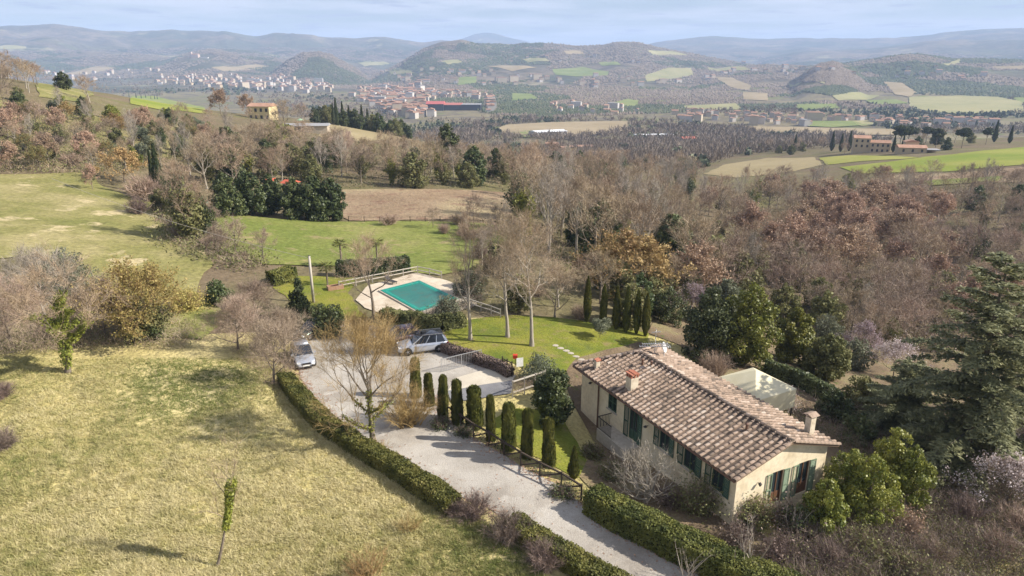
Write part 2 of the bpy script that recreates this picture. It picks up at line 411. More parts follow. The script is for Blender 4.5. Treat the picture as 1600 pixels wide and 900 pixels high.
def drape(name, P, mt, off, step, label=None, world=False, jit=0.25, kind='structure', flatz=None, smooth=True):
    """a sheet laid on the terrain inside an outline"""
    W = [(p[0], p[1]) for p in P] if world else [tuple(q[:2]) for q in gpv([p[0] for p in P], [p[1] for p in P])]
    W = [w for w in W if not (math.isnan(w[0]))]
    B = []
    for i in range(len(W)):
        a = np.array(W[i]); b = np.array(W[(i+1)%len(W)]); n = max(1, min(60, int(np.linalg.norm(b-a)/step)))
        for k in range(n): 
            p = a+(b-a)*k/n
            if jit: p = p + (np.array([vnoise(p[0]/step/2.3, p[1]/step/2.3, 5), vnoise(p[0]/step/2.3, p[1]/step/2.3, 9)])-.5)*2*jit*step
            B.append(p)
    B = np.array(B); lo = B.min(0); hi = B.max(0)
    gx, gy = np.meshgrid(np.arange(lo[0], hi[0], step), np.arange(lo[1], hi[1], step))
    gx = gx.ravel()+RNG.uniform(-.2,.2,gx.size)*step; gy = gy.ravel()+RNG.uniform(-.2,.2,gy.size)*step
    k = inpoly(gx, gy, B); pts = np.concatenate([B, np.stack([gx[k], gy[k]], -1)])
    n = len(B)
    V, E_, F_, *_ = delaunay_2d_cdt([Vector(p) for p in pts], [], [list(range(n))], 1, 1e-4)
    V = np.array([tuple(v) for v in V]); z = hz(V[:,0], V[:,1])+off if flatz is None else np.full(len(V), flatz)
    F_ = np.array([f for f in F_ if len(f) == 3])
    VV = np.column_stack([V, z]); a = VV[F_[:,0]]; b = VV[F_[:,1]]; c = VV[F_[:,2]]
    flip = np.cross(b-a, c-a)[:,2] < 0; F_[flip] = F_[flip][:, ::-1]
    o = obj(name, new_mesh(name, VV, [F_], mt, smooth=smooth))
    if kind: o['kind'] = kind
    return o, B

M_gravel = ground_mat('pale_gravel', [(.25, ((.28,.25,.215), (.36,.33,.29), (.42,.39,.35)), .35, .65), (1.5, ((.38,.33,.27),), .55, .75), (.5, ((.46,.43,.385),), .56, .72)], .22, .03, 14, 12)
M_asph = ground_mat('worn_asphalt', [(.4, ((.17,.17,.18), (.24,.24,.25)), .35, .65)], .15, .01, 20, 10)
M_conc = ground_mat('pale_concrete', [(.5, ((.48,.43,.35), (.56,.51,.42)), .35, .65)], .12, .008, 14, 10)
M_lawn = ground_mat('mossy_lawn', [(.16, ((.10,.135,.024), (.17,.185,.03), (.235,.22,.045)), .36, .64), (.7, ((.22,.18,.075),), .52, .72), (.3, ((.12,.14,.035),), .55, .7)], .3, .08, 6, 5)
M_field = ground_mat('green_field', [(.05, ((.14,.17,.04), (.19,.205,.058), (.25,.235,.09)), .4, .66), (.25, ((.27,.225,.11),), .56, .70)], .3, .15, 1.5, 1.2)
M_fieldstraw = ground_mat('straw_field', [(.06, ((.155,.16,.05), (.215,.20,.075), (.30,.26,.125)), .36, .62), (.16, ((.42,.35,.20),), .60, .68)], .3, .15, 1.5, 1.5)
M_fallow = ground_mat('brown_fallow', [(.05, ((.23,.165,.105), (.29,.215,.14), (.33,.27,.16)), .36, .64), (.3, ((.21,.13,.09),), .52, .66)], .24, .3, 1.2, 1.4)
M_crop = ground_mat('bright_crop', [(.02, ((.17,.22,.035), (.23,.25,.05), (.29,.28,.08)), .38, .66)], .1, .1, .5, .6)
M_tan = ground_mat('tan_field', [(.01, ((.27,.22,.12), (.33,.27,.155)), .38, .64)], .12, .2, .3, .3)
M_bedshade = ground_mat('litter_and_shade', [(.3, ((.12,.09,.06), (.19,.14,.09), (.22,.19,.10)), .36, .64), (1.2, ((.10,.12,.04),), .58, .7)], .3, .1, 5, 6)  # bed litter; its dark brown also paints in the shade round the house
# near sheets, each a few millimetres or centimetres above the one below
drive_px = [(470,592),(505,640),(565,690),(640,738),(712,775),(757,790),(800,815),(855,858),(960,915),(1010,990),(1260,1040),(1130,922),(1000,848),(915,795),(880,766),(826,736),(764,698),(722,672),(698,652),(676,630),(690,616),(760,606),(800,600),(802,584),(770,575),(715,560),(690,545),(640,520),(560,505),(500,512),(462,540)]
drive, drive_B = drape('driveway', drive_px, M_gravel, .05, .8, jit=.25)
drape('parking_pad', [(700,612),(770,600),(802,594),(800,616),(760,622),(706,630)], M_asph, .09, .6, jit=.1)
drape('pavement', [(712,592),(700,612),(752,603),(800,596),(806,588),(760,578)], M_conc, .10, .6, jit=.08)
drape('lawn', [(690,540),(700,518),(730,500),(800,492),(900,500),(1010,520),(1015,545),(960,560),(885,585),(840,580),(812,575),(780,562)], M_lawn, .05, .7, jit=.4)
drape('lawn', [(765,660),(795,640),(850,640),(880,650),(905,700),(930,745),(900,748),(860,725),(820,705),(770,680)], M_lawn, .05, .6, jit=.3)
drape('lawn', [(425,450),(450,430),(560,432),(545,460),(570,498),(520,500),(470,480)], M_lawn, .05, .8, jit=.4)
drape('bed_and_shade', [(905,745),(935,690),(1000,730),(1060,775),(1150,810),(1290,900),(1100,900),(1000,840)], M_bedshade, .06, .6, jit=.3)
drape('bed_and_shade', [(1010,520),(1060,540),(1110,590),(1240,640),(1330,690),(1330,760),(1300,800),(1330,840),(1640,840),(1700,640),(1500,560),(1300,540),(1150,500),(1020,505)], M_bedshade, .07, 1.0, jit=.3)  # dark sheet: shrub shade behind the house is put into the litter colour
drape('garden_ground', [(878,590),(925,690),(1060,770),(1150,805),(1330,845),(1350,700),(1240,640),(1110,590),(1000,535),(900,560)], M_bedshade, .058, .8, jit=.2)  # dark colour stands in for the shaded grass beside the house
drape('bank', [(255,482),(335,468),(352,505),(315,532),(240,528)], M_field, .1, 1.2, jit=.3)
# mid-distance fields
M_grove = ground_mat('grove_grass', [(.06, ((.16,.165,.055), (.22,.205,.08), (.27,.23,.115)), .36, .62), (.3, ((.20,.155,.10),), .55, .7)], .28, .2, 1.0, 1.5)
drape('grassy_slope', [(-90,160),(0,158),(130,180),(330,198),(325,232),(240,248),(120,238),(-90,230)], M_grove, .15, 3, jit=.4)
drape('field', [(-160,300),(-100,276),(0,274),(140,271),(165,292),(235,318),(245,345),(300,365),(330,420),(300,470),(220,480),(60,400),(-160,420)], M_fieldstraw, .12, 2.0, jit=.4)
drape('field', [(330,332),(420,342),(545,347),(640,346),(780,352),(800,372),(740,420),(690,432),(560,415),(420,415),(350,395)], M_field, .12, 1.8, jit=.3)
drape('fallow_field', [(535,297),(640,297),(745,298),(800,303),(815,330),(790,347),(640,344),(545,345),(520,330)], M_fallow, .15, 2.0, jit=.3)
drape('field', [(505,192),(540,193),(600,203),(640,210),(636,219),(560,222),(500,215)], M_tan, .2, 4, jit=.2)
drape('field', [(205,150),(240,150),(320,168),(322,178),(250,172),(205,163)], M_crop, .2, 4, jit=.2)
drape('field', [(60,130),(110,130),(150,150),(120,160),(60,152)], M_fieldstraw, .2, 4, jit=.2)
drape('field', [(1310,262),(1400,252),(1500,240),(1600,230),(1760,222),(1760,248),(1600,258),(1480,269),(1400,270),(1340,272)], M_crop, .25, 5, jit=.15)
drape('field', [(1280,247),(1330,243),(1450,247),(1500,240),(1410,249),(1290,258)], M_crop, .2, 4, jit=.15)
drape('field', [(1130,258),(1200,247),(1270,246),(1285,258),(1240,268),(1150,278),(1100,272)], M_tan, .2, 4, jit=.2)
drape('fallow_field', [(1380,274),(1480,272),(1600,262),(1760,252),(1760,280),(1600,285),(1450,290),(1360,286)], M_fallow, .2, 5, jit=.2)
drape('field', [(1420,285),(1520,279),(1570,276),(1560,284),(1450,291)], M_field, .4, 4, jit=.2)
drape('field', [(765,232),(800,231),(808,239),(770,242)], M_crop, .3, 4, jit=.1)
# ------------------------------------------------------------------ plant materials
def leafmat(name, cols, scale=1.2, tint=.55, objvar=.18, trans=.25, hue=.012, spec=.25, rough=.6):
    return mat(name, cols, scale=scale, detail=3, rough=rough, tint=tint, objvar=objvar, trans=trans, hue=hue, spec=spec, ramp=(.2, .8))
M_bark = mat('bark', [(.10,.08,.06), (.19,.155,.12), (.24,.21,.175)], scale=5, stretch=(3,3,.5), bump=.02, objvar=.15)
M_barkpale = mat('pale_bark', [(.20,.175,.14), (.34,.30,.25), (.29,.265,.20)], scale=3, stretch=(2,2,.6), bump=.01, objvar=.1)
M_twig = leafmat('twigs_brown', [(.20,.14,.085), (.335,.25,.165), (.42,.335,.235)], trans=0, objvar=.2)
M_twigpale = leafmat('twigs_pale', [(.24,.205,.165), (.36,.31,.255), (.42,.37,.31)], trans=0, objvar=.12)
M_twigpink = leafmat('twigs_pink', [(.20,.14,.105), (.32,.24,.178), (.40,.315,.24)], trans=0, objvar=.2)
M_twiggold = leafmat('twigs_gold', [(.25,.16,.07), (.36,.25,.11), (.42,.31,.15)], trans=.1, objvar=.1)
M_rust = leafmat('rusty_leaves', [(.27,.175,.115), (.39,.265,.185), (.47,.34,.245)], trans=.2, hue=.008)
M_amber = leafmat('amber_leaves', [(.23,.15,.07), (.35,.235,.10), (.42,.30,.14)], trans=.2, hue=.008)
M_gold = leafmat('golden_leaves', [(.24,.21,.07), (.40,.33,.11), (.54,.40,.16)], trans=.3)
M_ever = leafmat('evergreen_leaves', [(.04,.056,.022), (.078,.10,.036), (.135,.155,.055)], spec=.4, rough=.5)
M_laurel = leafmat('laurel_leaves', [(.09,.115,.022), (.19,.20,.035), (.29,.275,.06)], spec=.4, rough=.5)
M_olive = leafmat('olive_leaves', [(.085,.10,.06), (.15,.165,.105), (.20,.21,.14)])
M_bushg = leafmat('bush_leaves', [(.10,.11,.04), (.18,.18,.07), (.25,.235,.10)])
M_ivy = leafmat('ivy_leaves', [(.10,.125,.02), (.22,.235,.04), (.32,.305,.06)], spec=.4, rough=.5)
M_cyp = leafmat('cypress_foliage', [(.028,.04,.018), (.055,.07,.028), (.09,.10,.04)], objvar=.12)
M_topi = leafmat('clipped_cypress', [(.05,.062,.016), (.11,.115,.027), (.175,.165,.04)], objvar=.12, hue=.01)
M_cedar = leafmat('cedar_needles', [(.11,.12,.062), (.20,.205,.105), (.29,.28,.15)], objvar=.1)
M_hedge = leafmat('hedge_leaves', [(.065,.078,.02), (.14,.145,.035), (.225,.21,.055)], objvar=.08)
M_hedgecore = flat('hedge_dark_core', (.03,.03,.015), rough=1, spec=0)
M_blossom = leafmat('blossom', [(.46,.36,.36), (.62,.53,.53), (.70,.64,.63)], trans=.3)
M_blossomp = leafmat('pink_blossom', [(.30,.22,.24), (.41,.32,.35), (.49,.41,.43)], trans=.3)
M_bramble = leafmat('bramble_stems', [(.10,.07,.06), (.20,.15,.125), (.26,.19,.155)], trans=0, objvar=.12)
M_palm = leafmat('palm_fronds', [(.07,.085,.02), (.15,.16,.04), (.2,.2,.06)], spec=.4)

# ------------------------------------------------------------------ plant builders
def unit(v): return v/np.maximum(np.linalg.norm(v, axis=-1, keepdims=True), 1e-9)
def rdir(n, rng): return unit(rng.normal(size=(n, 3)))

def leaves(P, size, rng, nrm=None, flatness=0.0, aspect=1.5, tint=None):
    """diamond leaf faces at points P"""
    n = len(P); size = np.broadcast_to(np.asarray(size, float), (n,)) * rng.uniform(.6, 1.4, n)
    N_ = rdir(n, rng)
    if nrm is not None: N_ = unit(N_ + nrm*1.1)
    if flatness: N_[:,2] += flatness*2; N_ = unit(N_)
    A = unit(np.cross(N_, rdir(n, rng))); B = np.cross(N_, A)
    A = A*size[:,None]*aspect*.5; B = B*size[:,None]*.5
    V = np.stack([P-A, P-B, P+A, P+B], 1).reshape(-1, 3)
    F = np.arange(4*n).reshape(n, 4)
    t = rng.uniform(.25, .75, n) if tint is None else np.clip(tint + rng.uniform(-.22, .22, n), 0, 1)
    return V, F, np.repeat(t, 4)

def twigs(P, D, length, width, rng, tint=None):
    """thin slivers starting at P along D"""
    n = len(P); length = np.broadcast_to(np.asarray(length, float), (n,))*rng.uniform(.55, 1.35, n)
    D = unit(D); S = unit(np.cross(D, rdir(n, rng)))*np.broadcast_to(width, (n,))[:,None]*.5
    V = np.stack([P-S, P+S, P+D*length[:,None]], 1).reshape(-1, 3)
    F = np.arange(3*n).reshape(n, 3)
    t = rng.uniform(.2, .8, n) if tint is None else np.clip(tint + rng.uniform(-.2, .2, n), 0, 1)
    return V, F, np.repeat(t, 3)

def tubes(S, tint=.5):
    """S: list of (p, q, r0, r1): prisms with 5, 4 or 3 sides"""
    V = []; F = []; n = 0
    p = np.array([s[0] for s in S]); q = np.array([s[1] for s in S]); r0 = np.array([s[2] for s in S]); r1 = np.array([s[3] for s in S])
    d = unit(q-p); up = np.where(np.abs(d[:,2:3]) < .9, np.array([[0,0,1.]]), np.array([[1.,0,0]]))
    a = unit(np.cross(d, up)); b = np.cross(a, d)
    for k, sel in ((6, r0 > .09), (4, (r0 <= .09) & (r0 > .03)), (3, r0 <= .03)):
        m = int(sel.sum())
        if not m: continue
        ang = 2*np.pi*np.arange(k)/k
        ring = a[sel][:,None]*np.cos(ang)[None,:,None] + b[sel][:,None]*np.sin(ang)[None,:,None]
        v = np.concatenate([p[sel][:,None]+ring*r0[sel][:,None,None], q[sel][:,None]+ring*r1[sel][:,None,None]], 1)
        j = np.arange(k); f = np.stack([j, (j+1)%k, k+(j+1)%k, k+j], -1)
        F.append((f[None] + (np.arange(m)*2*k)[:,None,None] + n).reshape(-1, 4)); V.append(v.reshape(-1, 3)); n += m*2*k
    V = np.concatenate(V); return V, np.concatenate(F), np.full(len(V), tint)

def join(name, bits, mats, smooth=False):
    """bits: list of (V, F, tint, material slot)"""
    V = []; F3 = []; F4 = []; T = []; m3 = []; m4 = []; n = 0
    for v, f, t, mi in bits:
        if not len(v): continue
        (F3 if f.shape[1] == 3 else F4).append(f+n); (m3 if f.shape[1] == 3 else m4).append(np.full(len(f), mi))
        V.append(v); T.append(t); n += len(v)
    Fq = []; mi = []
    if F3: Fq.append(np.concatenate(F3)); mi.append(np.concatenate(m3))
    if F4: Fq.append(np.concatenate(F4)); mi.append(np.concatenate(m4))
    return new_mesh(name, np.concatenate(V), Fq, mats, np.concatenate(mi), np.concatenate(T), smooth)

def skeleton(seed, H, r0, bole=.25, limbs=7, ang=50, lvl=3, kids=3, curl=.12, up=.25, lean=(0,0), taper=.62, stems=1, sub=.62, first=None):
    """branching frame of a tree: trunk segments, branch segments, and tips with directions"""
    R = random.Random(seed); trunk = []; br = []; tips = []
    def jit(d, a): 
        v = Vector((R.gauss(0,a), R.gauss(0,a), R.gauss(0,a))); return (d+v).normalized()
    def grow(p, d, L, r, level):
        n = 4 if level < 2 else 3
        pts = [p]; dd = d
        for i in range(n):
            dd = jit(dd, curl); dd = (dd + Vector((0,0,up*.35))).normalized() if level else dd
            p2 = p + dd*(L/n); ra = r*(1-(1-taper*.7)*i/n); rb = r*(1-(1-taper*.7)*(i+1)/n)
            (trunk if level == 0 else br).append((tuple(p), tuple(p2), ra, rb))
            p = p2; pts.append(p)
            if level >= lvl-1: tips.append((tuple(p), tuple(dd), level))
            if level > 0 and level < lvl and i >= 1:
                for _ in range(kids if i == n-1 else max(1, kids-1)):
                    a = math.radians(R.uniform(.55, 1.1)*ang*.85)
                    perp = dd.cross(Vector((R.gauss(0,1), R.gauss(0,1), R.gauss(0,1)))).normalized()
                    nd = (dd*math.cos(a)+perp*math.sin(a)).normalized()
                    grow(p, nd, L*sub*R.uniform(.75, 1.15), max(rb*.55, .006), level+1)
        return pts
    for s in range(stems):
        base = Vector((0,0,-.15)) + (Vector((R.uniform(-.25,.25), R.uniform(-.25,.25), 0)) if stems > 1 else Vector((0,0,0)))
        d = Vector((lean[0], lean[1], 1)).normalized()
        if stems > 1:
            az = 6.283*s/stems + R.uniform(-.4,.4); tl = R.uniform(.2, .75); d = Vector((math.cos(az)*tl, math.sin(az)*tl, 1)).normalized()
        TL = H*R.uniform(.72, .82) if stems == 1 else H*R.uniform(.55, .75)
        nt = 9; p = base; path = []
        for i in range(nt):
            d = jit(d, curl*.35); d = (d+Vector((0,0,.12))).normalized(); p2 = p+d*(TL/nt)
            ra = r0*(1-.82*i/nt); rb = r0*(1-.82*(i+1)/nt)
            trunk.append((tuple(p), tuple(p2), ra*(1.35 if i == 0 else 1), rb)); p = p2; path.append((p, d, rb, (i+1)/nt))
        golden = R.uniform(0, 6.28)
        for k in range(limbs):
            f = bole + (1-bole)*(k+.5)/limbs + R.uniform(-.03,.03)
            i = min(nt-1, max(0, int(f*nt))); p, d, rb, fr = path[i]
            golden += 2.4 + R.uniform(-.4,.4); a = math.radians(ang*(1.25-.6*f))
            nd = Vector((math.cos(golden)*math.sin(a), math.sin(golden)*math.sin(a), math.cos(a)))
            L = (first or H*.42)*(1.1-.55*f)*R.uniform(.8,1.15)
            grow(p, nd, L, max(r0*.5*(1-.55*f), .015), 1)
        p, d, rb, fr = path[-1]
        grow(p, d, H*.22, rb, 1)
    return trunk, br, tips

def bare_parts(seed, H=10, r0=.16, ntw=2600, twl=.8, tww=.022, mtw=M_twig, mbk=M_bark, leafm=None, nleaf=0, lsz=.14, up=.35, ivy=None, mistletoe=0, **k):
    rng = np.random.default_rng(seed); tr, br, tips = skeleton(seed, H, r0, up=up, **k)
    tip_p = np.array([t[0] for t in tips]); tip_d = np.array([t[1] for t in tips])
    zmax = max(tip_p[:,2].max(), 1e-3); s = H/zmax*.94
    def sc(S): return [(tuple(np.array(a)*s), tuple(np.array(b)*s), c, d) for a, b, c, d in S]
    tr, br = sc(tr), sc(br); tip_p = tip_p*s
    i = rng.integers(0, len(tip_p), ntw); D = tip_d[i] + rng.normal(size=(ntw,3))*.55 + [0,0,up*.6]
    P = tip_p[i] + rng.normal(size=(ntw,3))*.06
    tw = twigs(P, D, twl, tww, rng)
    # second order: twigs on twigs
    j = rng.integers(0, ntw, ntw); P2 = P[j] + unit(D[j])*twl*rng.uniform(.2,.8,(ntw,1)); D2 = unit(D[j]) + rng.normal(size=(ntw,3))*.8
    tw2 = twigs(P2, D2, twl*.55, tww*.75, rng)
    T = tubes(tr); B = tubes(br)
    parts = [('trunk', join('trunk', [(*T, 0)], [mbk], True)), ('crown', join('crown', [(*B, 0), (*tw, 1), (*tw2, 1)], [mbk, mtw]))]
    if leafm is not None:
        k_ = rng.integers(0, ntw, nleaf); LP = P[k_] + unit(D[k_])*twl*rng.uniform(.1, 1.1, (nleaf,1)) + rng.normal(size=(nleaf,3))*.12
        parts.append(('leaves', join('leaves', [(*leaves(LP, lsz, rng), 0)], [leafm])))
    if ivy:
        m, n_, top, rad, isz = ivy[:5]; lo_ = ivy[5] if len(ivy) > 5 else 0; segs = [q for q in tr if lo_*H < q[1][2] < top*H] + [q for q in br if q[1][2] < top*H*.9 and q[2] > .05]
        w = np.array([np.linalg.norm(np.array(q[1])-np.array(q[0])) for q in segs]); c = rng.choice(len(segs), n_, p=w/w.sum())
        a = np.array([q[0] for q in segs])[c]; b = np.array([q[1] for q in segs])[c]; u = rng.uniform(0,1,(n_,1))
        cen = a+(b-a)*u; off = rdir(n_, rng)*[1,1,.5]; off = unit(off)
        lump = .55+.9*vnoise(cen[:,2]*1.3+seed, off[:,0]*1.5+4, seed)
        IP = cen + off*(rad*lump*rng.uniform(.5,1.1,n_))[:,None]
        parts.append(('ivy', join('ivy', [(*leaves(IP, isz, rng, nrm=off), 0)], [m])))
    return parts

def leafy_parts(seed, H=7, R=2.6, n=6000, size=.22, m=M_ever, mbk=M_bark, zlo=.08, lumps=26, shape='round', core=True, tw=0, mtw=M_twig, squash=1.0, lump=(.34,.55)):
    """evergreen: trunk with limbs, crown of leaf clumps with gaps between"""
    rng = np.random.default_rng(seed); R_ = random.Random(seed)
    cl = []
    for i in range(lumps):
        f = (i+.5)/lumps; z = zlo + (1-zlo)*f
        if shape == 'round': w = math.sqrt(max(0, 1-(2*(z-.5))**2))**.7
        elif shape == 'cone': w = (1-z)**.75*1.05
        elif shape == 'dome': w = max(.05, 1-max(0, (z-.35)/.65)**2.2)**.6
        elif shape == 'umbrella': w = 1.0*(1-((z-.78)/.22)**2)**.5 if z > .62 else 0
        else: w = .9
        a = i*2.4 + R_.uniform(-.5,.5); rr = R*w*(.74 if i % 3 else .3)*R_.uniform(.7,1.05)
        cl.append((math.cos(a)*rr, math.sin(a)*rr, z*H*.93, R*R_.uniform(*lump)*max(.45, w)))
    cl = np.array(cl); c = rng.choice(len(cl), n, p=cl[:,3]**2/np.sum(cl[:,3]**2))
    o = rdir(n, rng); o[:,2] *= squash; rad = rng.uniform(.55, 1.08, n)
    P = cl[c,:3] + o*(cl[c,3]*rad)[:,None]
    P[:,2] = np.maximum(P[:,2], .05)
    lt = rng.uniform(.28, .72, len(cl))
    bits = [(*leaves(P, size, rng, nrm=o, tint=lt[c]), 0)]
    if tw:
        k = rng.integers(0, n, tw); bits.append((*twigs(P[k]-o[k]*.2, o[k]+[0,0,.4]+rng.normal(size=(tw,3))*.5, size*4, size*.09, rng), 1))
    S = [((0,0,-.2), (.05,0,H*.3), .035*H*.5, .028*H*.5), ((.05,0,H*.3), (0,.08,H*.75), .028*H*.5, .01*H*.5)]
    for i in range(0, len(cl), 2):
        z0 = min(cl[i,2]*.6, H*.7); S.append(((0,.03,z0), tuple(cl[i,:3]), .012*H*.5, .005*H*.5))
    parts = [('trunk', join('trunk', [(*tubes(S), 0)], [mbk], True)), ('crown', join('crown', bits, [m, mtw]))]
    return parts

def column_parts(seed, H=10, R=.9, n=3500, size=.2, m=M_cyp, top='point', core=True, aspect=3.0, flare=.25):
    """cypress: solid dark heart and upright sprays round it"""
    rng = np.random.default_rng(seed)
    def prof(f):
        if top == 'point': return np.minimum(1, (f/.22)**.6)*np.clip(1-np.maximum(f-flare,0)/(1-flare), .02, 1)**.75
        return np.minimum(1, .9+f)*(1-.28*f**1.5)*np.where(f > .93, np.sqrt(np.clip(1-((f-.93)/.07)**2, .12, 1)), 1)
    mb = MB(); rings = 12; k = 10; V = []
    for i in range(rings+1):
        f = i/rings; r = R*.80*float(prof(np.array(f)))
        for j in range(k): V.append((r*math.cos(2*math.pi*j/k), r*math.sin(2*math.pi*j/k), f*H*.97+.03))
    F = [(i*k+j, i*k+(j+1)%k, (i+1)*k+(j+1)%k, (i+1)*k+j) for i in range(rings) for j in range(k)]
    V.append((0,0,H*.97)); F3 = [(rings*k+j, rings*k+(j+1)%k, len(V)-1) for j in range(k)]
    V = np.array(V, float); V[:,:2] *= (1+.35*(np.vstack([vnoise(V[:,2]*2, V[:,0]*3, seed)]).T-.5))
    f = rng.uniform(0, 1, n)**.9; a = rng.uniform(0, 2*np.pi, n)
    lump = .86+.28*vnoise(f*H*1.6, a*1.9, seed)
    r = R*prof(f)*lump*rng.uniform(.84, 1.12, n)
    o = np.stack([np.cos(a), np.sin(a), np.zeros(n)], -1); P = o*r[:,None]; P[:,2] = f*H
    up = unit(np.stack([o[:,0]*.25, o[:,1]*.25, np.ones(n)], -1) + rng.normal(size=(n,3))*.18)
    S = unit(np.cross(up, o)+rng.normal(size=(n,3))*.3)*size*.5; L = up*(size*aspect*rng.uniform(.6,1.3,n))[:,None]*.5
    LV = np.stack([P-L, P-S, P+L, P+S], 1).reshape(-1, 3); LF = np.arange(4*n).reshape(n, 4)
    lt = np.repeat(np.clip(.5+(vnoise(f*H*2.2, a*2.5, seed+3)-.5)*.8 + rng.uniform(-.2,.2,n), 0, 1), 4)
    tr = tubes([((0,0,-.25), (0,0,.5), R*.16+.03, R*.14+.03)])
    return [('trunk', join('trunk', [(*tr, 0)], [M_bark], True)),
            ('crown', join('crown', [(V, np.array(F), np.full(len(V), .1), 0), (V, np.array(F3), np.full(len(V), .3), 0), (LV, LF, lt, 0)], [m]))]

def cedar_parts(seed, H=14, R=5.2, m=M_cedar):
    rng = np.random.default_rng(seed); Rr = random.Random(seed); S = []; P = []; D = []; T = []
    nt = 10; tp = [np.array([Rr.uniform(-.1,.1)*i*.3, Rr.uniform(-.1,.1)*i*.3, H*i/nt]) for i in range(nt+1)]
    trunk = [(tuple(tp[i]), tuple(tp[i+1]), .34*(1-i/nt)+.04, .34*(1-(i+1)/nt)+.03) for i in range(nt)]
    nb = 86
    for b in range(nb):
        f = .07 + .92*(b/nb); z = H*f; a = b*2.4 + Rr.uniform(-.5,.5)
        L = R*(1-f**1.7)**.62*Rr.uniform(.55,1.15) + .35; rise = .45*(f-.3)+Rr.uniform(-.14,.16)
        p = np.array([0,0,z]); d = np.array([math.cos(a), math.sin(a), rise+.18]); d /= np.linalg.norm(d); n = max(4, int(L/.45)); prev = p
        for i in range(n):
            g = (i+1)/n; d = d + np.array([0,0,-.055]) + np.array([Rr.gauss(0,.05), Rr.gauss(0,.05), 0]); d /= np.linalg.norm(d)
            q = prev + d*L/n; S.append((tuple(prev), tuple(q), .06*(1-g)*L/R+.012, .06*(1-g)*L/R+.008))
            side = np.array([-d[1], d[0], 0]); side /= max(np.linalg.norm(side), 1e-6)
            for s in (-1, 1):
                for rep in range(2):
                    w = (1-g*.72)*L*.30*Rr.uniform(.5,1.1); sd = side*s*.9 + d*Rr.uniform(.35,.8) + np.array([0,0,Rr.uniform(-.25,.02)]); sd /= np.linalg.norm(sd)
                    m_ = max(3, int(w/.12)); u = np.linspace(.1,1,m_)
                    for uu in u:
                        c = q + sd*w*uu + np.array([0,0,-.12*uu*uu*w]); 
                        for _ in range(4):
                            P.append(c + rng.normal(size=3)*[.11,.11,.06]); D.append(sd + rng.normal(size=3)*[.6,.6,.22]); T.append(.35+.35*uu)
            prev = q
    P = np.array(P); D = unit(np.array(D)); n = len(P)
    U = np.tile([0,0,1.], (n,1)) + rng.normal(size=(n,3))*.45; Sd = unit(np.cross(D, U))*(.052*rng.uniform(.7,1.5,n))[:,None]
    Ld = D*(.17*rng.uniform(.7,1.4,n))[:,None]
    V = np.stack([P-Ld, P-Sd, P+Ld, P+Sd], 1).reshape(-1,3)
    t = np.repeat(np.clip(np.array(T)+rng.uniform(-.25,.25,n), 0, 1), 4)
    return [('trunk', join('trunk', [(*tubes(trunk), 0)], [M_bark], True)), ('crown', join('crown', [(*tubes(S), 0), (V, np.arange(4*n).reshape(n,4), t, 1)], [M_bark, m]))]

def bush_parts(seed, R=1.2, H=1.4, stems=60, ntw=2400, m=M_bramble, tww=.018, twl=.5, leafm=None, nleaf=0, lsz=.09, fan=1.0, levels=1):
    """many-stemmed bare shrub"""
    rng = np.random.default_rng(seed); S = []; tp = []; td = []
    for i in range(stems):
        a = rng.uniform(0, 6.283); tl = rng.uniform(.05, 1)**.7*fan
        d = np.array([math.cos(a)*tl*R/H, math.sin(a)*tl*R/H, 1.0]); L = H*rng.uniform(.7, 1.02); L = L/np.sqrt(1+.35*tl*tl) if fan > .8 else L
        d /= np.linalg.norm(d); p = np.array([rng.normal()*.12*R, rng.normal()*.12*R, -.05]); n = 5
        for k in range(n):
            d = unit(d + rng.normal(size=3)*.12); q = p + d*L/n; r = .022*H*(1-k/n)*.6+.006
            S.append((tuple(p), tuple(q), r, r*.8)); p = q
            if k >= 1: tp.append(p); td.append(d)
    tp = np.array(tp); td = np.array(td); i = rng.integers(0, len(tp), ntw)
    D = td[i] + rng.normal(size=(ntw,3))*.6; tw = twigs(tp[i], D, twl, tww, rng)
    parts = [('stems', join('stems', [(*tubes(S), 0)], [m])), ('twigs', join('twigs', [(*tw, 0)], [m]))]
    if leafm is not None:
        LP = tp[rng.integers(0, len(tp), nleaf)] + rng.normal(size=(nleaf,3))*[.25*R,.25*R,.2*H]; LP[:,2] = np.maximum(LP[:,2], .03)
        parts.append(('leaves', join('leaves', [(*leaves(LP, lsz, rng), 0)], [leafm])))
    return parts

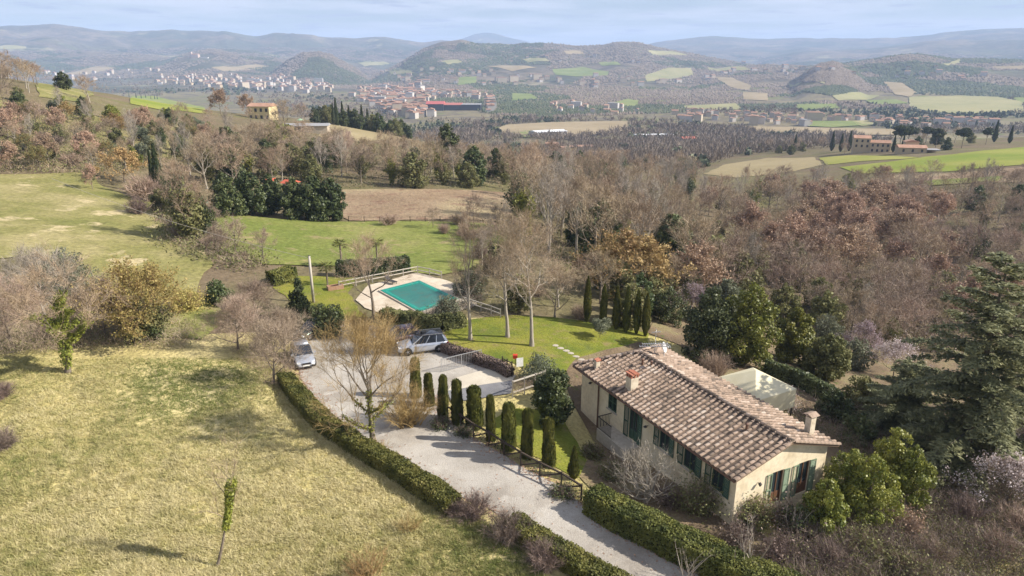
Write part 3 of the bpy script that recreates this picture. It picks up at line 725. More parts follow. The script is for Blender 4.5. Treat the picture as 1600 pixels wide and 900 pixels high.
def hedge(label, pts, W, Ht, m=M_hedge, dens=420, size=.085, group=None, name='clipped_hedge', cat='hedge', wild=.15):
    """hedge along a polyline of world points (x, y)"""
    rng = np.random.default_rng(int(abs(pts[0][0]*97+pts[0][1]*31)) + 5)
    pts = np.array(pts, float); c = pts[0]
    d = np.diff(pts, axis=0); L = np.linalg.norm(d, axis=1); tot = L.sum(); cum = np.concatenate([[0], np.cumsum(L)])
    def at(s):
        i = np.clip(np.searchsorted(cum, s)-1, 0, len(L)-1); f = ((s-cum[i])/L[i])[:,None]; p = pts[i]*(1-f)+pts[i+1]*f
        j = np.minimum(i+1, len(L)-1); dd = unit(d[i]*(1-f*.5)/L[i][:,None] + d[j]*f*.5/L[j][:,None]); return p, np.stack([dd[:,1], -dd[:,0]], -1)
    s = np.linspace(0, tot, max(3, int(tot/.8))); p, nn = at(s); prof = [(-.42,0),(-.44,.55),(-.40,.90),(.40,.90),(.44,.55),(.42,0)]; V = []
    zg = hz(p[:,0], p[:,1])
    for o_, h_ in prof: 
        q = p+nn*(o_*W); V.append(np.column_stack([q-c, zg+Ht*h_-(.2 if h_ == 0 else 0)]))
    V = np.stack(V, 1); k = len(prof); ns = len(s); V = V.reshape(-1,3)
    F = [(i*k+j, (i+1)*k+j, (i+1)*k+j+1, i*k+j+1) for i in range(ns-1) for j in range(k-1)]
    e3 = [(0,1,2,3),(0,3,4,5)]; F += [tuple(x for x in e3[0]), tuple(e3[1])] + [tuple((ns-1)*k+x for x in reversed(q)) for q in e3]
    per = W+2*Ht; n = int(tot*per*dens); u = rng.uniform(0, per, n); ss = rng.uniform(0, tot, n); p, nn = at(ss)
    ne = int(W*Ht*dens); 
    off = np.where(u < Ht, -W/2, np.where(u < Ht+W, u-Ht-W/2, W/2)); hh = np.where(u < Ht, u, np.where(u < Ht+W, Ht, per-u))
    un = np.where(u < Ht, -1.0, np.where(u < Ht+W, 0, 1.0)); uz = np.where((u >= Ht) & (u < Ht+W), 1.0, .15)
    rnd = (np.abs(off) > W*.38) & (hh > Ht*.8); hh = np.where(rnd, hh-Ht*.06, hh)
    wob = 1 + wild*2*(.6*vnoise(ss*.7, u*.8, 3)+.4*vnoise(ss*2.3, u*2.1, 7)-.5); 
    xy = p + nn*(off*wob)[:,None]; P = np.column_stack([xy-c, hz(xy[:,0], xy[:,1])+hh*wob]) + rng.normal(size=(n,3))*.035
    N3 = np.column_stack([nn*un[:,None], uz])
    for end in (0, tot):
        pe, ne_ = at(np.full(ne, float(end))); o2 = rng.uniform(-W/2, W/2, ne); xy = pe+ne_*o2[:,None]
        P = np.concatenate([P, np.column_stack([xy-c, hz(xy[:,0],xy[:,1])+rng.uniform(0,Ht,ne)])+rng.normal(size=(ne,3))*.04])
        N3 = np.concatenate([N3, np.column_stack([(np.column_stack([-ne_[:,1], ne_[:,0]])*(1 if end else -1)), np.zeros(ne)])])
    tt = .5+(vnoise(P[:,0]*1.3+P[:,2], P[:,1]*1.3, 8)-.5)*.7
    t = thing(name, label, cat, (c[0], c[1], 0), group=group)
    obj('branches', new_mesh('branches', V, [np.array(F)], M_hedgecore), t)  # solid dark core under the leaves, no separate branches
    obj('foliage', join('foliage', [(*leaves(P, size, rng, nrm=N3, tint=tt), 0)], [m]), t)
    return t
# ------------------------------------------------------------------ plants near the house and the drive
def put(name, parts, px, py, label, cat, h=1.0, group=None, rot=None, z=None, world=None):
    w = gp(px, py) if world is None else np.array([world[0], world[1], h1(*world)])
    return thing_from(name, parts, label, cat, tuple(w), random.uniform(0, 6.28) if rot is None else rot, group, h)
def ground_line(pp): return [tuple(q[:2]) for q in gpv([p[0] for p in pp], [p[1] for p in pp])]

# clipped cypress row along the drive
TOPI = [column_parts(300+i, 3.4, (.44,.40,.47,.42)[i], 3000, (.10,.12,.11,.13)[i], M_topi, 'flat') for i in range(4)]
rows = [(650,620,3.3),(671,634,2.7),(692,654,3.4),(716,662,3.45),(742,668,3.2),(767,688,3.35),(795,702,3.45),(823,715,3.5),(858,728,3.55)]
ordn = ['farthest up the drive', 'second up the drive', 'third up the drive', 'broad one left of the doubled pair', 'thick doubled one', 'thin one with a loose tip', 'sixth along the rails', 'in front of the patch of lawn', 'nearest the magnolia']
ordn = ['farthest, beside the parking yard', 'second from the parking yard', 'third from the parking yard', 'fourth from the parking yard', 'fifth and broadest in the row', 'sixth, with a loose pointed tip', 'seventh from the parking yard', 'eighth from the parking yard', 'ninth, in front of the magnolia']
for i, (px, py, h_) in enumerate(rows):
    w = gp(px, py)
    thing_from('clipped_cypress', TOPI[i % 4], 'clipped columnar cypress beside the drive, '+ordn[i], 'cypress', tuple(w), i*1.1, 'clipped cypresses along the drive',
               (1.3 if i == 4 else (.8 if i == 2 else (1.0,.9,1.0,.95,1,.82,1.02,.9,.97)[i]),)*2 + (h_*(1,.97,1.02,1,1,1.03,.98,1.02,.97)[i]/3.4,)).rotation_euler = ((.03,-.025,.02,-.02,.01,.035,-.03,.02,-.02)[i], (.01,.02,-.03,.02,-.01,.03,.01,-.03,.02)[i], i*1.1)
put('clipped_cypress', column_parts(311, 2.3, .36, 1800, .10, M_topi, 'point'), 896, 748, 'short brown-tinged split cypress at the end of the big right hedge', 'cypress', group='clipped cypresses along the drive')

# hedges
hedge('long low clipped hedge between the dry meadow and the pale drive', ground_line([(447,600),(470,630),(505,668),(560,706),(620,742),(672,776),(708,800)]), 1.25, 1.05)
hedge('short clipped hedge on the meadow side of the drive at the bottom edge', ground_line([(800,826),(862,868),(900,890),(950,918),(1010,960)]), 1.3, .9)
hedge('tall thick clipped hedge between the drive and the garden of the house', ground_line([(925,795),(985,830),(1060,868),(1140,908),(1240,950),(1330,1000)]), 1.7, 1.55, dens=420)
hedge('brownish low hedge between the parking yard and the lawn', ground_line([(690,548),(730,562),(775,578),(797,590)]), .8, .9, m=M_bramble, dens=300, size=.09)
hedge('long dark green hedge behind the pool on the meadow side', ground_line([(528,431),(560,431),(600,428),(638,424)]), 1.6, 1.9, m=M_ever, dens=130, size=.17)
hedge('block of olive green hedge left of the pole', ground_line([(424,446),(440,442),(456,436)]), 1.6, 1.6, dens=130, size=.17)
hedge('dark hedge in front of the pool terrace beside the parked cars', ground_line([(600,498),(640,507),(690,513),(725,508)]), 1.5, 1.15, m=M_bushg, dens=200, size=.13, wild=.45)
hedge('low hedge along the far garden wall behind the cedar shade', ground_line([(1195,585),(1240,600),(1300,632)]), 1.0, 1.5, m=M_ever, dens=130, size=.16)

# bare planes on the lawn
put('plane_tree', bare_parts(21, 14.0, .19, 2200, .9, .016, M_twig, M_barkpale, up=.5, bole=.3, limbs=9, ang=38, kids=2, first=4.2), 735, 531, 'tall bare tree with slender pale trunk nearest the pool', 'tree', rot=.3)
put('plane_tree', bare_parts(22, 13.0, .20, 2800, .95, .016, M_twig, M_barkpale, up=.35, bole=.32, limbs=10, ang=52, kids=3, first=4.0), 793, 527, 'bare pale tree in the middle of the three on the lawn', 'tree', rot=1.3)
put('plane_tree', bare_parts(23, 13.4, .21, 3400, 1.0, .016, M_twig, M_barkpale, up=.25, bole=.36, limbs=11, ang=58, kids=3, first=4.4), 831, 541, 'widest of the three bare pale trees on the lawn, nearest the house', 'tree', rot=2.3)
# bare trees by the drive and the pool
put('bare_tree', bare_parts(31, 9.0, .19, 3000, .8, .017, M_twig, M_bark, up=.25, bole=.3, limbs=9, ang=55, kids=2, first=4.2), 584, 497, 'bare dark branched walnut in front of the swimming pool', 'tree', rot=.7)
put('bare_tree', bare_parts(32, 9.6, .21, 5200, .9, .016, M_twiggold, M_bark, up=.3, bole=.2, limbs=13, ang=54, kids=2, first=4.8, ivy=(M_ivy, 1300, .42, .24, .10)), 583, 690, 'spreading bare tree with mossy trunk growing through the low hedge by the drive', 'tree', rot=1.9)
put('bare_shrub', bush_parts(41, 3.0, 3.0, 80, 5200, M_twiggold, .014, .7), 638, 664, 'golden brown twiggy shrub spilling over the drive beside the first cypresses', 'shrub')
put('bare_shrub', bush_parts(43, 1.5, 3.0, 46, 2600, M_twiggold, .014, .7, fan=.7), 600, 552, 'tall upright golden shoots in front of the plum coloured car', 'shrub')
put('bare_shrub', bush_parts(44, 1.6, 2.6, 46, 2400, M_twiggold, .014, .7, fan=.7), 560, 528, 'tall upright golden shoots left of the plum coloured car', 'shrub')
put('bare_shrub', bush_parts(42, 1.2, 1.1, 40, 900, M_twiggold, .014, .45), 590, 716, 'small straw coloured shoots at the foot of the mossy trunk', 'shrub')
# plum-brown trees left of the yard
for i, (px, py, h_, lb) in enumerate([(372,545,5.6,'purple-brown bare tree leaning at the edge of the meadow left of the silver car'),(428,598,5.8,'pinkish brown bare tree between the meadow and the hedge beside the silver car'),(445,560,5.0,'pinkish brown bare tree behind the silver car'),(400,505,4.8,'purple-brown bare tree below the pole, behind the others')]):
    put('bare_tree', bare_parts(51+i, h_, .11, 4200, .6, .017, M_twigpink, M_bark, up=.2, bole=.14, limbs=12, ang=55, kids=3, first=h_*.5), px, py, lb, 'tree')
# left foreground trees
put('bare_tree', bare_parts(61, 10.5, .22, 2800, .85, .022, M_twig, M_bark, up=.15, bole=.3, limbs=9, ang=66, kids=2, first=4.8, lean=(-.1,.0), ivy=(M_ivy, 5600, .70, .40, .13, .12)), 106, 582, 'bare tree with bright ivy all over its trunk on the meadow', 'tree', rot=2.6)
put('bare_tree', bare_parts(62, 8.0, .15, 3600, .8, .02, M_twigpale, M_barkpale, up=.2, bole=.25, limbs=10, ang=60, kids=3, first=3.9), 75, 505, 'pale grey bare tree with crooked limbs behind the ivy trunk', 'tree')
put('bare_tree', bare_parts(63, 6.4, .14, 5200, .7, .02, M_twigpink, M_bark, up=.15, bole=.15, limbs=12, ang=62, kids=3, first=3.6), 20, 545, 'wide purple-brown bare tree at the left edge of the meadow', 'tree')
put('bare_tree', bare_parts(64, 5.6, .12, 5200, .7, .02, M_twigpink, M_bark, up=.15, bole=.12, limbs=12, ang=62, kids=3, first=3.2), 165, 525, 'low brown bare tree right of the ivy trunk', 'tree')
put('grey_bush', leafy_parts(65, 4.8, 3.2, 5200, .15, M_olive, lumps=24, tw=2600, mtw=M_twigpale, shape='dome'), 105, 462, 'big grey-green bush at the edge of the upper field', 'bush')
put('golden_tree', bare_parts(66, 7.8, .17, 3600, .7, .022, M_twiggold, M_bark, leafm=M_gold, nleaf=8000, lsz=.125, up=.25, bole=.12, limbs=14, ang=60, kids=3, first=4.6, ivy=(M_bushg, 6500, .8, 1.0, .16)), 232, 530, 'tree with golden yellow leaves and dark ivy inside, above the meadow', 'tree')
put('golden_bush', bush_parts(68, 2.6, 2.2, 60, 2400, M_twiggold, .02, .6, M_gold, 3800, .11), 290, 485, 'orange-gold bush beside the golden tree on the green bank', 'bush')
put('evergreen_bush', leafy_parts(67, 2.6, 1.5, 3200, .13, M_ever, lumps=14, shape='dome'), 228, 532, 'dark glossy bush at the foot of the golden tree', 'bush')
put('evergreen_bush', leafy_parts(69, 3.0, 1.5, 2600, .15, M_ever, lumps=14, shape='dome'), 345, 478, 'dark round bush between the golden tree and the pole', 'bush')
put('young_tree', bare_parts(71, 7.8, .085, 260, .6, .02, M_twig, M_bark, up=.3, bole=.45, limbs=6, ang=52, kids=1, lvl=2, first=1.9, lean=(.44,.02), ivy=(M_ivy, 2300, .76, .22, .085, .3)), 338, 884, 'small leaning young tree wrapped in bright yellow-green ivy on the meadow', 'tree', rot=0.15)
put('bare_shrub', bush_parts(72, 2.4, 1.7, 40, 1100, M_twiggold, .012, .6), 575, 905, 'thin reddish shoots at the bottom edge of the meadow', 'shrub')
put('bare_shrub', bush_parts(73, 1.5, 1.1, 24, 500, M_twiggold, .012, .5), 640, 830, 'thin straw coloured shoots at the crest of the meadow bank', 'shrub')
put('bare_shrub', bush_parts(74, 1.7, 1.3, 50, 2200, M_bramble, .016, .55), 5, 700, 'brown twiggy shrub cut by the left edge of the meadow', 'shrub')
put('bare_shrub', bush_parts(75, 1.4, 1.2, 50, 2200, M_bramble, .016, .55), 3, 622, 'purplish shrub higher up the left edge of the meadow', 'shrub')
for i, (px, py, s_, lb) in enumerate([(738,806,1.0,'purple bramble bush filling the gap between the two low hedges'),(792,842,1.2,'purple bramble bush at the start of the short bottom hedge'),(708,798,.7,'small twiggy bush at the end of the long low hedge'),(848,884,1.1,'brown bramble bush on the meadow side of the short bottom hedge')]):
    put('bramble_bush', bush_parts(81+i, 1.8, 1.3, 70, 3400, M_bramble, .014, .5), px, py, lb, 'bush', s_)
for i, (px, py, s_, lb) in enumerate([(690,668,.9,'dark scrubby bush under the upper end of the rail fence'),(725,680,.8,'dark scrubby bush behind the rails in the middle of the cypress row'),(880,775,.9,'dark scrubby bush between the rails and the big right hedge')]):
    put('bramble_bush', bush_parts(86+i, 1.2, .9, 50, 1800, M_bramble, .014, .4, M_ever, 900, .09), px, py, lb, 'bush', s_)
# garden of the house
put('fig_tree', bare_parts(91, 3.3, .11, 500, .5, .014, M_twigpale, M_barkpale, up=.45, bole=.05, limbs=6, ang=64, kids=2, lvl=3, stems=5, first=1.7), 1005, 782, 'bare whitish many-stemmed fig in front of the house', 'tree', 1.3)
gard = [(955,745,1.0,.9,M_bushg,'straw green shrub behind the upper end of the big hedge'),(925,712,.9,.8,M_bushg,'small pale shrub beside the shaded lawn by the house'),(1045,788,1.2,1.3,M_bramble,'reddish shrub between the fig and the house corner'),(1090,800,1.6,2.0,M_bushg,'reddish green shrub at the near left corner of the house'),(1125,792,1.7,2.5,M_bushg,'tall loose green shrub against the near corner of the house'),(1175,818,1.5,1.9,M_bushg,'sprawling olive shrub under the cream gable'),(1230,830,1.6,1.9,M_bramble,'grey twiggy shrub in front of the gable doors'),(1150,850,1.4,1.3,M_bramble,'brown shrub inside the big hedge'),(1215,872,1.7,1.4,M_bramble,'grey-brown shrub at the lower end of the big hedge')]
for i, (px, py, r_, h_, m_, lb) in enumerate(gard):
    put('garden_shrub', bush_parts(101+i, r_, h_, 70, 2600, M_bramble if m_ is M_bramble else M_twigpink, .014, .4, m_, 2600 if m_ is M_bushg else 500, .085), px, py, lb, 'shrub')
for i, (px, py, r_, h_, m_, lb) in enumerate([(1340,872,1.5,1.7,M_bushg,'olive shrub on the bank below the front laurel'),(1405,838,1.5,1.6,M_rust,'reddish shrub below the clump of laurels'),(1450,880,1.8,1.6,M_twigpink,'grey-brown shrub on the bramble bank'),(1500,815,1.6,2.0,M_bramble,'dark brown shrub under the huge cedar'),(1550,870,1.7,1.8,M_twigpink,'pinkish shrub at the lower right of the bramble bank'),(1420,905,1.6,1.4,M_bushg,'green shrub at the bottom edge of the bramble bank'),(1290,890,1.5,1.6,M_bramble,'twiggy shrub at the end of the big hedge'),(1590,840,1.8,2.3,M_twigpink,'tall pinkish twigs at the right edge')]):
    put('bank_shrub', bush_parts(201+i, r_, h_, 70, 3000, M_twigpink if m_ is not M_bramble else M_bramble, .014, .5, m_ if m_ in (M_bushg, M_rust) else None, 2400, .085), px, py, lb, 'shrub')
put('bare_sapling', bush_parts(121, 1.6, 3.4, 12, 160, M_twigpale, .014, .5, fan=.5), 1165, 905, 'tall bare whitish stems rising over the big hedge', 'sapling')
put('bare_sapling', bush_parts(122, 1.2, 2.2, 10, 120, M_twigpale, .013, .5, fan=.9), 1075, 915, 'thin bare branches leaning over the bottom of the drive', 'sapling')
put('bare_sapling', bush_parts(123, 1.0, 2.6, 10, 140, M_twigpale, .013, .5, fan=.5), 1235, 845, 'thin pale stems in front of the cream gable', 'sapling')
put('magnolia_tree', leafy_parts(131, 4.7, 1.35, 5200, .17, M_ever, lumps=26, shape='round', lump=(.4,.6)), 862, 664, 'dark glossy evergreen magnolia at the far left corner of the house', 'tree')
put('lavender_bush', leafy_parts(132, 2.5, 1.6, 5200, .085, M_olive, lumps=18, shape='dome', tw=900, mtw=M_olive), 842, 598, 'silver-green round bush behind the magnolia', 'bush')
put('olive_tree', leafy_parts(133, 1.9, 1.15, 3000, .085, M_olive, lumps=14, shape='umbrella', zlo=.45), 937, 528, 'small clipped umbrella shaped olive on the lawn', 'tree')
put('red_twig_shrub', bush_parts(134, 2.2, 2.6, 170, 4200, M_twigpink, .014, .5), 1115, 592, 'round dome of bare reddish stems behind the house', 'shrub')
put('rose_shrub', bush_parts(135, 1.5, 1.7, 60, 1600, M_bramble, .014, .4, M_blossom, 1200, .07), 1222, 640, 'shrub with white blossom between the canvas gazebo and the roof', 'shrub')
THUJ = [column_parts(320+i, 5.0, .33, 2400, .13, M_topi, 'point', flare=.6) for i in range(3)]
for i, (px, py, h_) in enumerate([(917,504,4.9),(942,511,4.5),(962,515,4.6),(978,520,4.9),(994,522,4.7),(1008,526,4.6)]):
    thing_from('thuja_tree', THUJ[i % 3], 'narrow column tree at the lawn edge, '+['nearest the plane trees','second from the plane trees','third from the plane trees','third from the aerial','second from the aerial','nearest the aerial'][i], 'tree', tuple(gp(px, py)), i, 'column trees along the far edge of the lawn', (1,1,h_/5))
# big evergreens round the house
for i, (px, py, H_, R_, m_, lb) in enumerate([(1105,560,7.5,3.0,M_ever,'dark evergreen tree just behind the aerial'),(1165,570,8.6,3.0,M_laurel,'tall yellow-green evergreen behind the canvas gazebo'),(1238,566,6.2,2.4,M_laurel,'yellow-green evergreen right of the canvas gazebo'),(1290,590,4.8,2.4,M_bushg,'mottled green bushy tree between the gazebo and the cedar'),(1130,515,6.5,3.0,M_olive,'grey-green bushy tree above the evergreens behind the house')]):
    put('evergreen_tree', leafy_parts(141+i, H_, R_, 11000, .17, m_, lumps=64, shape='dome', lump=(.16,.34)), px, py, lb, 'tree')
for i, (px, py, H_, R_, lb) in enumerate([(1318,802,4.6,1.8,'yellow-green laurel squeezed between the front two'),(1385,782,5.4,1.9,'broad yellow-green laurel at the back of the clump'),(1282,842,4.2,1.35,'yellow-green laurel in front of the gable doors'),(1348,822,5.0,1.9,'tallest yellow-green laurel beside the house'),(1410,800,4.9,1.6,'yellow-green laurel farthest from the house, under the cedar')]):
    put('laurel_shrub', leafy_parts(151+i, H_, R_, 10000, .10, M_laurel, lumps=60, shape='dome', lump=(.15,.33)), px, py, lb, 'shrub')
for i, (px, py, H_, R_, m_, lb) in enumerate([(1300,655,2.6,1.7,M_ever,'dark bush behind the right hand chimney'),(1345,640,3.2,1.9,M_bushg,'green bush between the gazebo and the smaller cedar'),(1338,690,2.4,1.5,M_ever,'dark bush under the smaller cedar, beside the gable'),(1330,575,3.6,2.2,M_olive,'grey-green bush below the lilac blossom'),(1375,535,4.2,2.4,M_bushg,'mottled bush at the edge of the brown copse'),(1290,545,4.6,2.4,M_olive,'grey-green bush behind the low far hedge'),(1045,505,4.4,2.2,M_ever,'dark bush between the column trees and the evergreens'),(1065,470,5.5,2.6,M_ever,'dark tall bush in the shade beyond the column trees')]):
    put('garden_bush', leafy_parts(221+i, H_, R_, 4200, .14, m_, lumps=34, shape='dome', lump=(.2,.4), tw=900, mtw=M_twigpink), px, py, lb, 'bush')
put('evergreen_bush', leafy_parts(155, 2.2, 1.1, 2600, .10, M_ever, lumps=14, shape='dome'), 1245, 838, 'dark green bush at the foot of the gable doors', 'bush')
CED = cedar_parts(161, 15, 5.6)
put('cedar_tree', CED, 1500, 735, 'huge grey-green cedar towering right of the house', 'tree', 1.06, rot=.4)
put('cedar_tree', cedar_parts(162, 13.5, 5.6), 1625, 690, 'second cedar cut by the right edge of the picture', 'tree', 1.0, rot=1.0)
put('cedar_tree', cedar_parts(163, 8.5, 4.6), 1405, 680, 'smaller dark cedar between the house and the huge one', 'tree', .72, rot=2.0)
for i, (px, py, h_, m_, lb) in enumerate([(1345,560,4.6,M_blossomp,'shrub in lilac blossom left of the huge cedar'),(1395,590,4.4,M_blossom,'shrub in white blossom against the cedar'),(1560,800,4.2,M_blossom,'white blossoming tree below the cedars'),(1600,770,5.0,M_blossom,'white blossoming tree at the right edge'),(1085,500,4.5,M_blossomp,'faintly lilac blossoming shrub at the end of the column trees'),(1560,480,6.0,M_blossom,'pale blossoming tree above the cedars')]):
    put('blossom_tree', bare_parts(171+i, h_, .09, 1800, .5, .016, M_twigpink, M_bark, leafm=m_, nleaf=3600, lsz=.085, up=.2, bole=.12, limbs=11, ang=58, kids=2, first=h_*.5), px, py, lb, 'tree')
# pool garden
put('conifer', leafy_parts(181, 4.6, 1.7, 3600, .15, M_cyp, lumps=26, shape='cone', zlo=.03), 470, 500, 'young dark conifer left of the wooden pole', 'tree')
put('evergreen_bush', leafy_parts(182, 3.2, 1.9, 4200, .14, M_ever, lumps=18, shape='dome', tw=800), 508, 522, 'big dark round bush behind the parking yard', 'bush')
put('grey_bush', leafy_parts(183, 2.6, 1.6, 2600, .12, M_olive, lumps=14, shape='dome', tw=1800, mtw=M_twig), 700, 500, 'grey twiggy bush at the near right corner of the pool', 'bush')
put('grey_bush', leafy_parts(184, 3.0, 2.0, 2600, .13, M_olive, lumps=14, shape='dome', tw=2600, mtw=M_twig), 735, 462, 'grey twiggy bush beyond the right corner of the pool', 'bush')
put('conifer', leafy_parts(185, 4.6, 1.3, 2600, .16, M_cyp, lumps=24, shape='cone', zlo=.03), 768, 428, 'dark pointed conifer behind the bare lawn trees', 'tree')
put('conifer', leafy_parts(187, 4.2, 1.2, 2600, .16, M_cyp, lumps=24, shape='cone', zlo=.03), 780, 432, 'smaller dark conifer right beside the pointed one', 'tree')
def palm_parts(seed, H=2.6):
    rng = np.random.default_rng(seed); bits = []; n = 30
    for i in range(n):
        a = i*2.4; el = rng.uniform(-.3, 1.1); d = np.array([math.cos(a)*math.cos(el), math.sin(a)*math.cos(el), math.sin(el)]); c = np.array([0,0,H])+d*.55
        k = 13; sp = np.linspace(-1.1,1.1,k); side = unit(np.cross(d, [0,0,1.])); upv = np.cross(side, d)
        D = d*np.cos(sp)[:,None]+side*np.sin(sp)[:,None]-upv*.25; bits.append((*twigs(np.tile(c,(k,1)), D, .6, .07, rng), 0)); bits.append((*tubes([((0,0,H), tuple(c), .015,.012)]), 0))
    return [('trunk', join('trunk', [(*tubes([((0,0,-.1),(0,0,H*.6),.11,.12),((0,0,H*.6),(0,0,H),.12,.13)]),0)], [M_bark])), ('crown', join('crown', bits, [M_palm]))]
put('fan_palm', palm_parts(186, 3.0), 534, 418, 'fan palm behind the left end of the pool hedge', 'palm')
put('fan_palm', palm_parts(188, 3.0), 590, 415, 'fan palm behind the middle of the pool hedge', 'palm')
put('fan_palm', palm_parts(189, 2.2), 512, 446, 'bright fan palm on the grass right of the wooden pole', 'palm')
# the rough bank bottom right: brambles nobody could count
def thicket(name, P, n, h, m, label, lsz=.08, leafm=None, tww=.018, spread=.4):
    rng = np.random.default_rng(n); xs = np.array([p[0] for p in P]); ys = np.array([p[1] for p in P]); pts = []
    while len(pts) < n:
        a = rng.uniform(xs.min(), xs.max(), n); b = rng.uniform(ys.min(), ys.max(), n); k = inpoly(a, b, P); pts += list(zip(a[k], b[k]))
    W = gpv([p[0] for p in pts[:n]], [p[1] for p in pts[:n]]); W = W[~np.isnan(W[:,0])]; c = W.mean(0)
    k = 20; A = np.repeat(W, k, 0); m_ = len(A); cl = vnoise(A[:,0]*.5, A[:,1]*.5, 4)
    hh = h*(.35+1.1*cl); A = A + rng.normal(size=(m_,3))*[spread,spread,0]; A[:,2] = hz(A[:,0], A[:,1])
    D = rng.normal(size=(m_,3))*[.75,.75,.3]+[0,0,.75]; up = rng.uniform(0,.75,m_)
    A[:,2] += up*hh; L = hh*rng.uniform(.25,.6,m_)
    bits = [(*twigs(A-c, D, L, tww, rng, tint=np.clip(cl,.2,.8)), 0)]
    if leafm is not None:
        q = rng.integers(0, m_, int(m_*.5)); bits.append((*leaves(A[q]-c+rng.normal(size=(len(q),3))*.15, lsz, rng), 1))
    o = obj(name, join(name, bits, [m] + ([leafm] if leafm else [])), loc=tuple(c)); return tag(o, label, 'brambles', kind='stuff')
thicket('brambles', [(1240,930),(1230,860),(1290,830),(1420,790),(1520,760),(1640,740),(1700,960),(1300,990)], 2600, 1.5, M_bramble, 'tangled brown brambles on the bank below the laurels and cedars', leafm=M_bushg)
thicket('undergrowth', [(705,642),(705,652),(722,664),(764,690),(826,729),(880,755),(880,748),(826,722),(764,682),(715,652)], 60, .3, M_bramble, 'low scrub along the foot of the rail fence', leafm=M_ever)
thicket('undergrowth', [(1220,640),(1300,640),(1480,640),(1640,640),(1640,760),(1400,760),(1300,700)], 1000, 1.4, M_bramble, 'dark undergrowth beneath the cedars', leafm=M_ever)
thicket('undergrowth', [(640,505),(700,500),(760,470),(730,455),(690,480)], 260, 1.2, M_bramble, 'twiggy scrub between the pool and the lawn', leafm=M_olive)
thicket('undergrowth', [(0,470),(160,470),(310,510),(300,545),(180,545),(0,560)], 900, 1.3, M_twigpink, 'brown scrub under the bare trees above the meadow', leafm=M_bushg, tww=.02)
thicket('undergrowth', [(330,500),(460,500),(460,600),(430,610),(370,560)], 500, 1.0, M_twigpink, 'twiggy scrub under the plum-brown trees', tww=.018)
# tussocks on the meadow
def tussocks():
    rng = np.random.default_rng(5); n = 66000
    px = rng.uniform(-60, 860, n); py = rng.uniform(560, 960, n)
    k = (py > 560+(px-430)*.78) | (px < 430); px, py = px[k], py[k]; W = gpv(px, py); W = W[~np.isnan(W[:,0])]
    W = W[~inpoly(W[:,0], W[:,1], drive_B)]
    cl = vnoise(W[:,0]*.9, W[:,1]*.9, 9)*.6+vnoise(W[:,0]*3, W[:,1]*3, 2)*.4; keep = cl > .19; W = W[keep]; cl = cl[keep]
    k = 5; A = np.repeat(W, k, 0)+rng.normal(size=(len(W)*k,3))*[.07,.07,0]; c = np.repeat(cl, k); D = rng.normal(size=(len(A),3))*[.7,.7,.2]+[-.3,-.2,.7]
    gr = vnoise(A[:,0]*.12, A[:,1]*.12, 31)
    for q, rr, am in ((gp(330,610), 6, .45), (gp(250,560), 6, .4), (gp(40,600), 7, .3), (gp(60,735), 6, .3), (gp(560,880), 5, .3)): gr = gr - am*np.exp(-((A[:,0]-q[0])**2+(A[:,1]-q[1])**2)/rr**2)
    o = obj('grass', join('grass', [(*twigs(A, D, .14+.30*c, .035, rng, tint=np.clip(.15+.9*gr+.2*(c-.5), .05, .95)), 0)], [leafmat('dry_grass', [(.185,.205,.06), (.40,.355,.155), (.60,.52,.30)], trans=.2, objvar=0, tint=.8)]))
    tag(o, 'dry tussocky grass covering the sloping meadow', 'grass', kind='stuff')
tussocks()
def litter():
    rng = np.random.default_rng(15); n = 9000; B = np.vstack([drive_B, drive_B[:1]]); k = rng.integers(0, len(drive_B), n); u = rng.uniform(0,1,(n,1)); P = B[k]*(1-u)+B[k+1]*u
    P = P + rng.normal(size=(n,2))*(.25+.9*rng.uniform(0,1,(n,1))**3); A = np.column_stack([P, hz(P[:,0], P[:,1])+.075])
    o = obj('fallen_leaves', join('fallen_leaves', [(*leaves(A, .085, rng, flatness=1.2), 0)], [M_rust])); tag(o, 'dry leaves and weeds scattered along the edges of the drive', 'leaves', kind='stuff')
litter()
# ------------------------------------------------------------------ the house
M_stucco = mat('cream_stucco', [(.56,.46,.31), (.70,.60,.43), (.76,.67,.50)], scale=.9, rough=.9, bump=.006, bscale=18, fine=.09, fscale=5, spec=.1)
M_stucco2 = mat('chimney_plaster', [(.40,.33,.24), (.60,.52,.40), (.68,.60,.47)], scale=2.2, rough=.95, bump=.01, bscale=12, spec=.1)
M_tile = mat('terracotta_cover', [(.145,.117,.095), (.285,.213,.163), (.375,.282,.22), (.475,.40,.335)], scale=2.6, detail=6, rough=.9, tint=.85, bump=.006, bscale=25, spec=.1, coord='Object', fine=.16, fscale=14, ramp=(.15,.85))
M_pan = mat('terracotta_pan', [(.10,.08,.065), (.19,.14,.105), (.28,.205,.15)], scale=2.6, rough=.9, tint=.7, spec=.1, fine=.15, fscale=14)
M_shut = mat('green_shutter_paint', [(.035,.075,.05), (.055,.105,.07)], scale=3, rough=.55, spec=.4)
M_shutl = mat('pale_green_paint', [(.16,.22,.15), (.22,.28,.19)], scale=3, rough=.6, spec=.3)  # paler green, for the gable shutters only
M_brownwood = mat('brown_door_wood', [(.11,.055,.03), (.18,.09,.05)], scale=4, stretch=(6,6,.6), rough=.5, spec=.4)
M_glass = flat('window_glass', (.03,.04,.045), rough=.06, spec=.6)
M_iron = flat('dark_iron', (.045,.04,.038), rough=.5, spec=.4)
M_copper = flat('brown_gutter', (.14,.075,.05), rough=.5, spec=.4)
M_eave = mat('eave_wood', [(.16,.11,.075), (.24,.17,.115)], scale=3, stretch=(1,6,6), rough=.8)
M_stone = mat('pale_stone', [(.36,.32,.26), (.50,.45,.38)], scale=4, rough=.9, bump=.01)
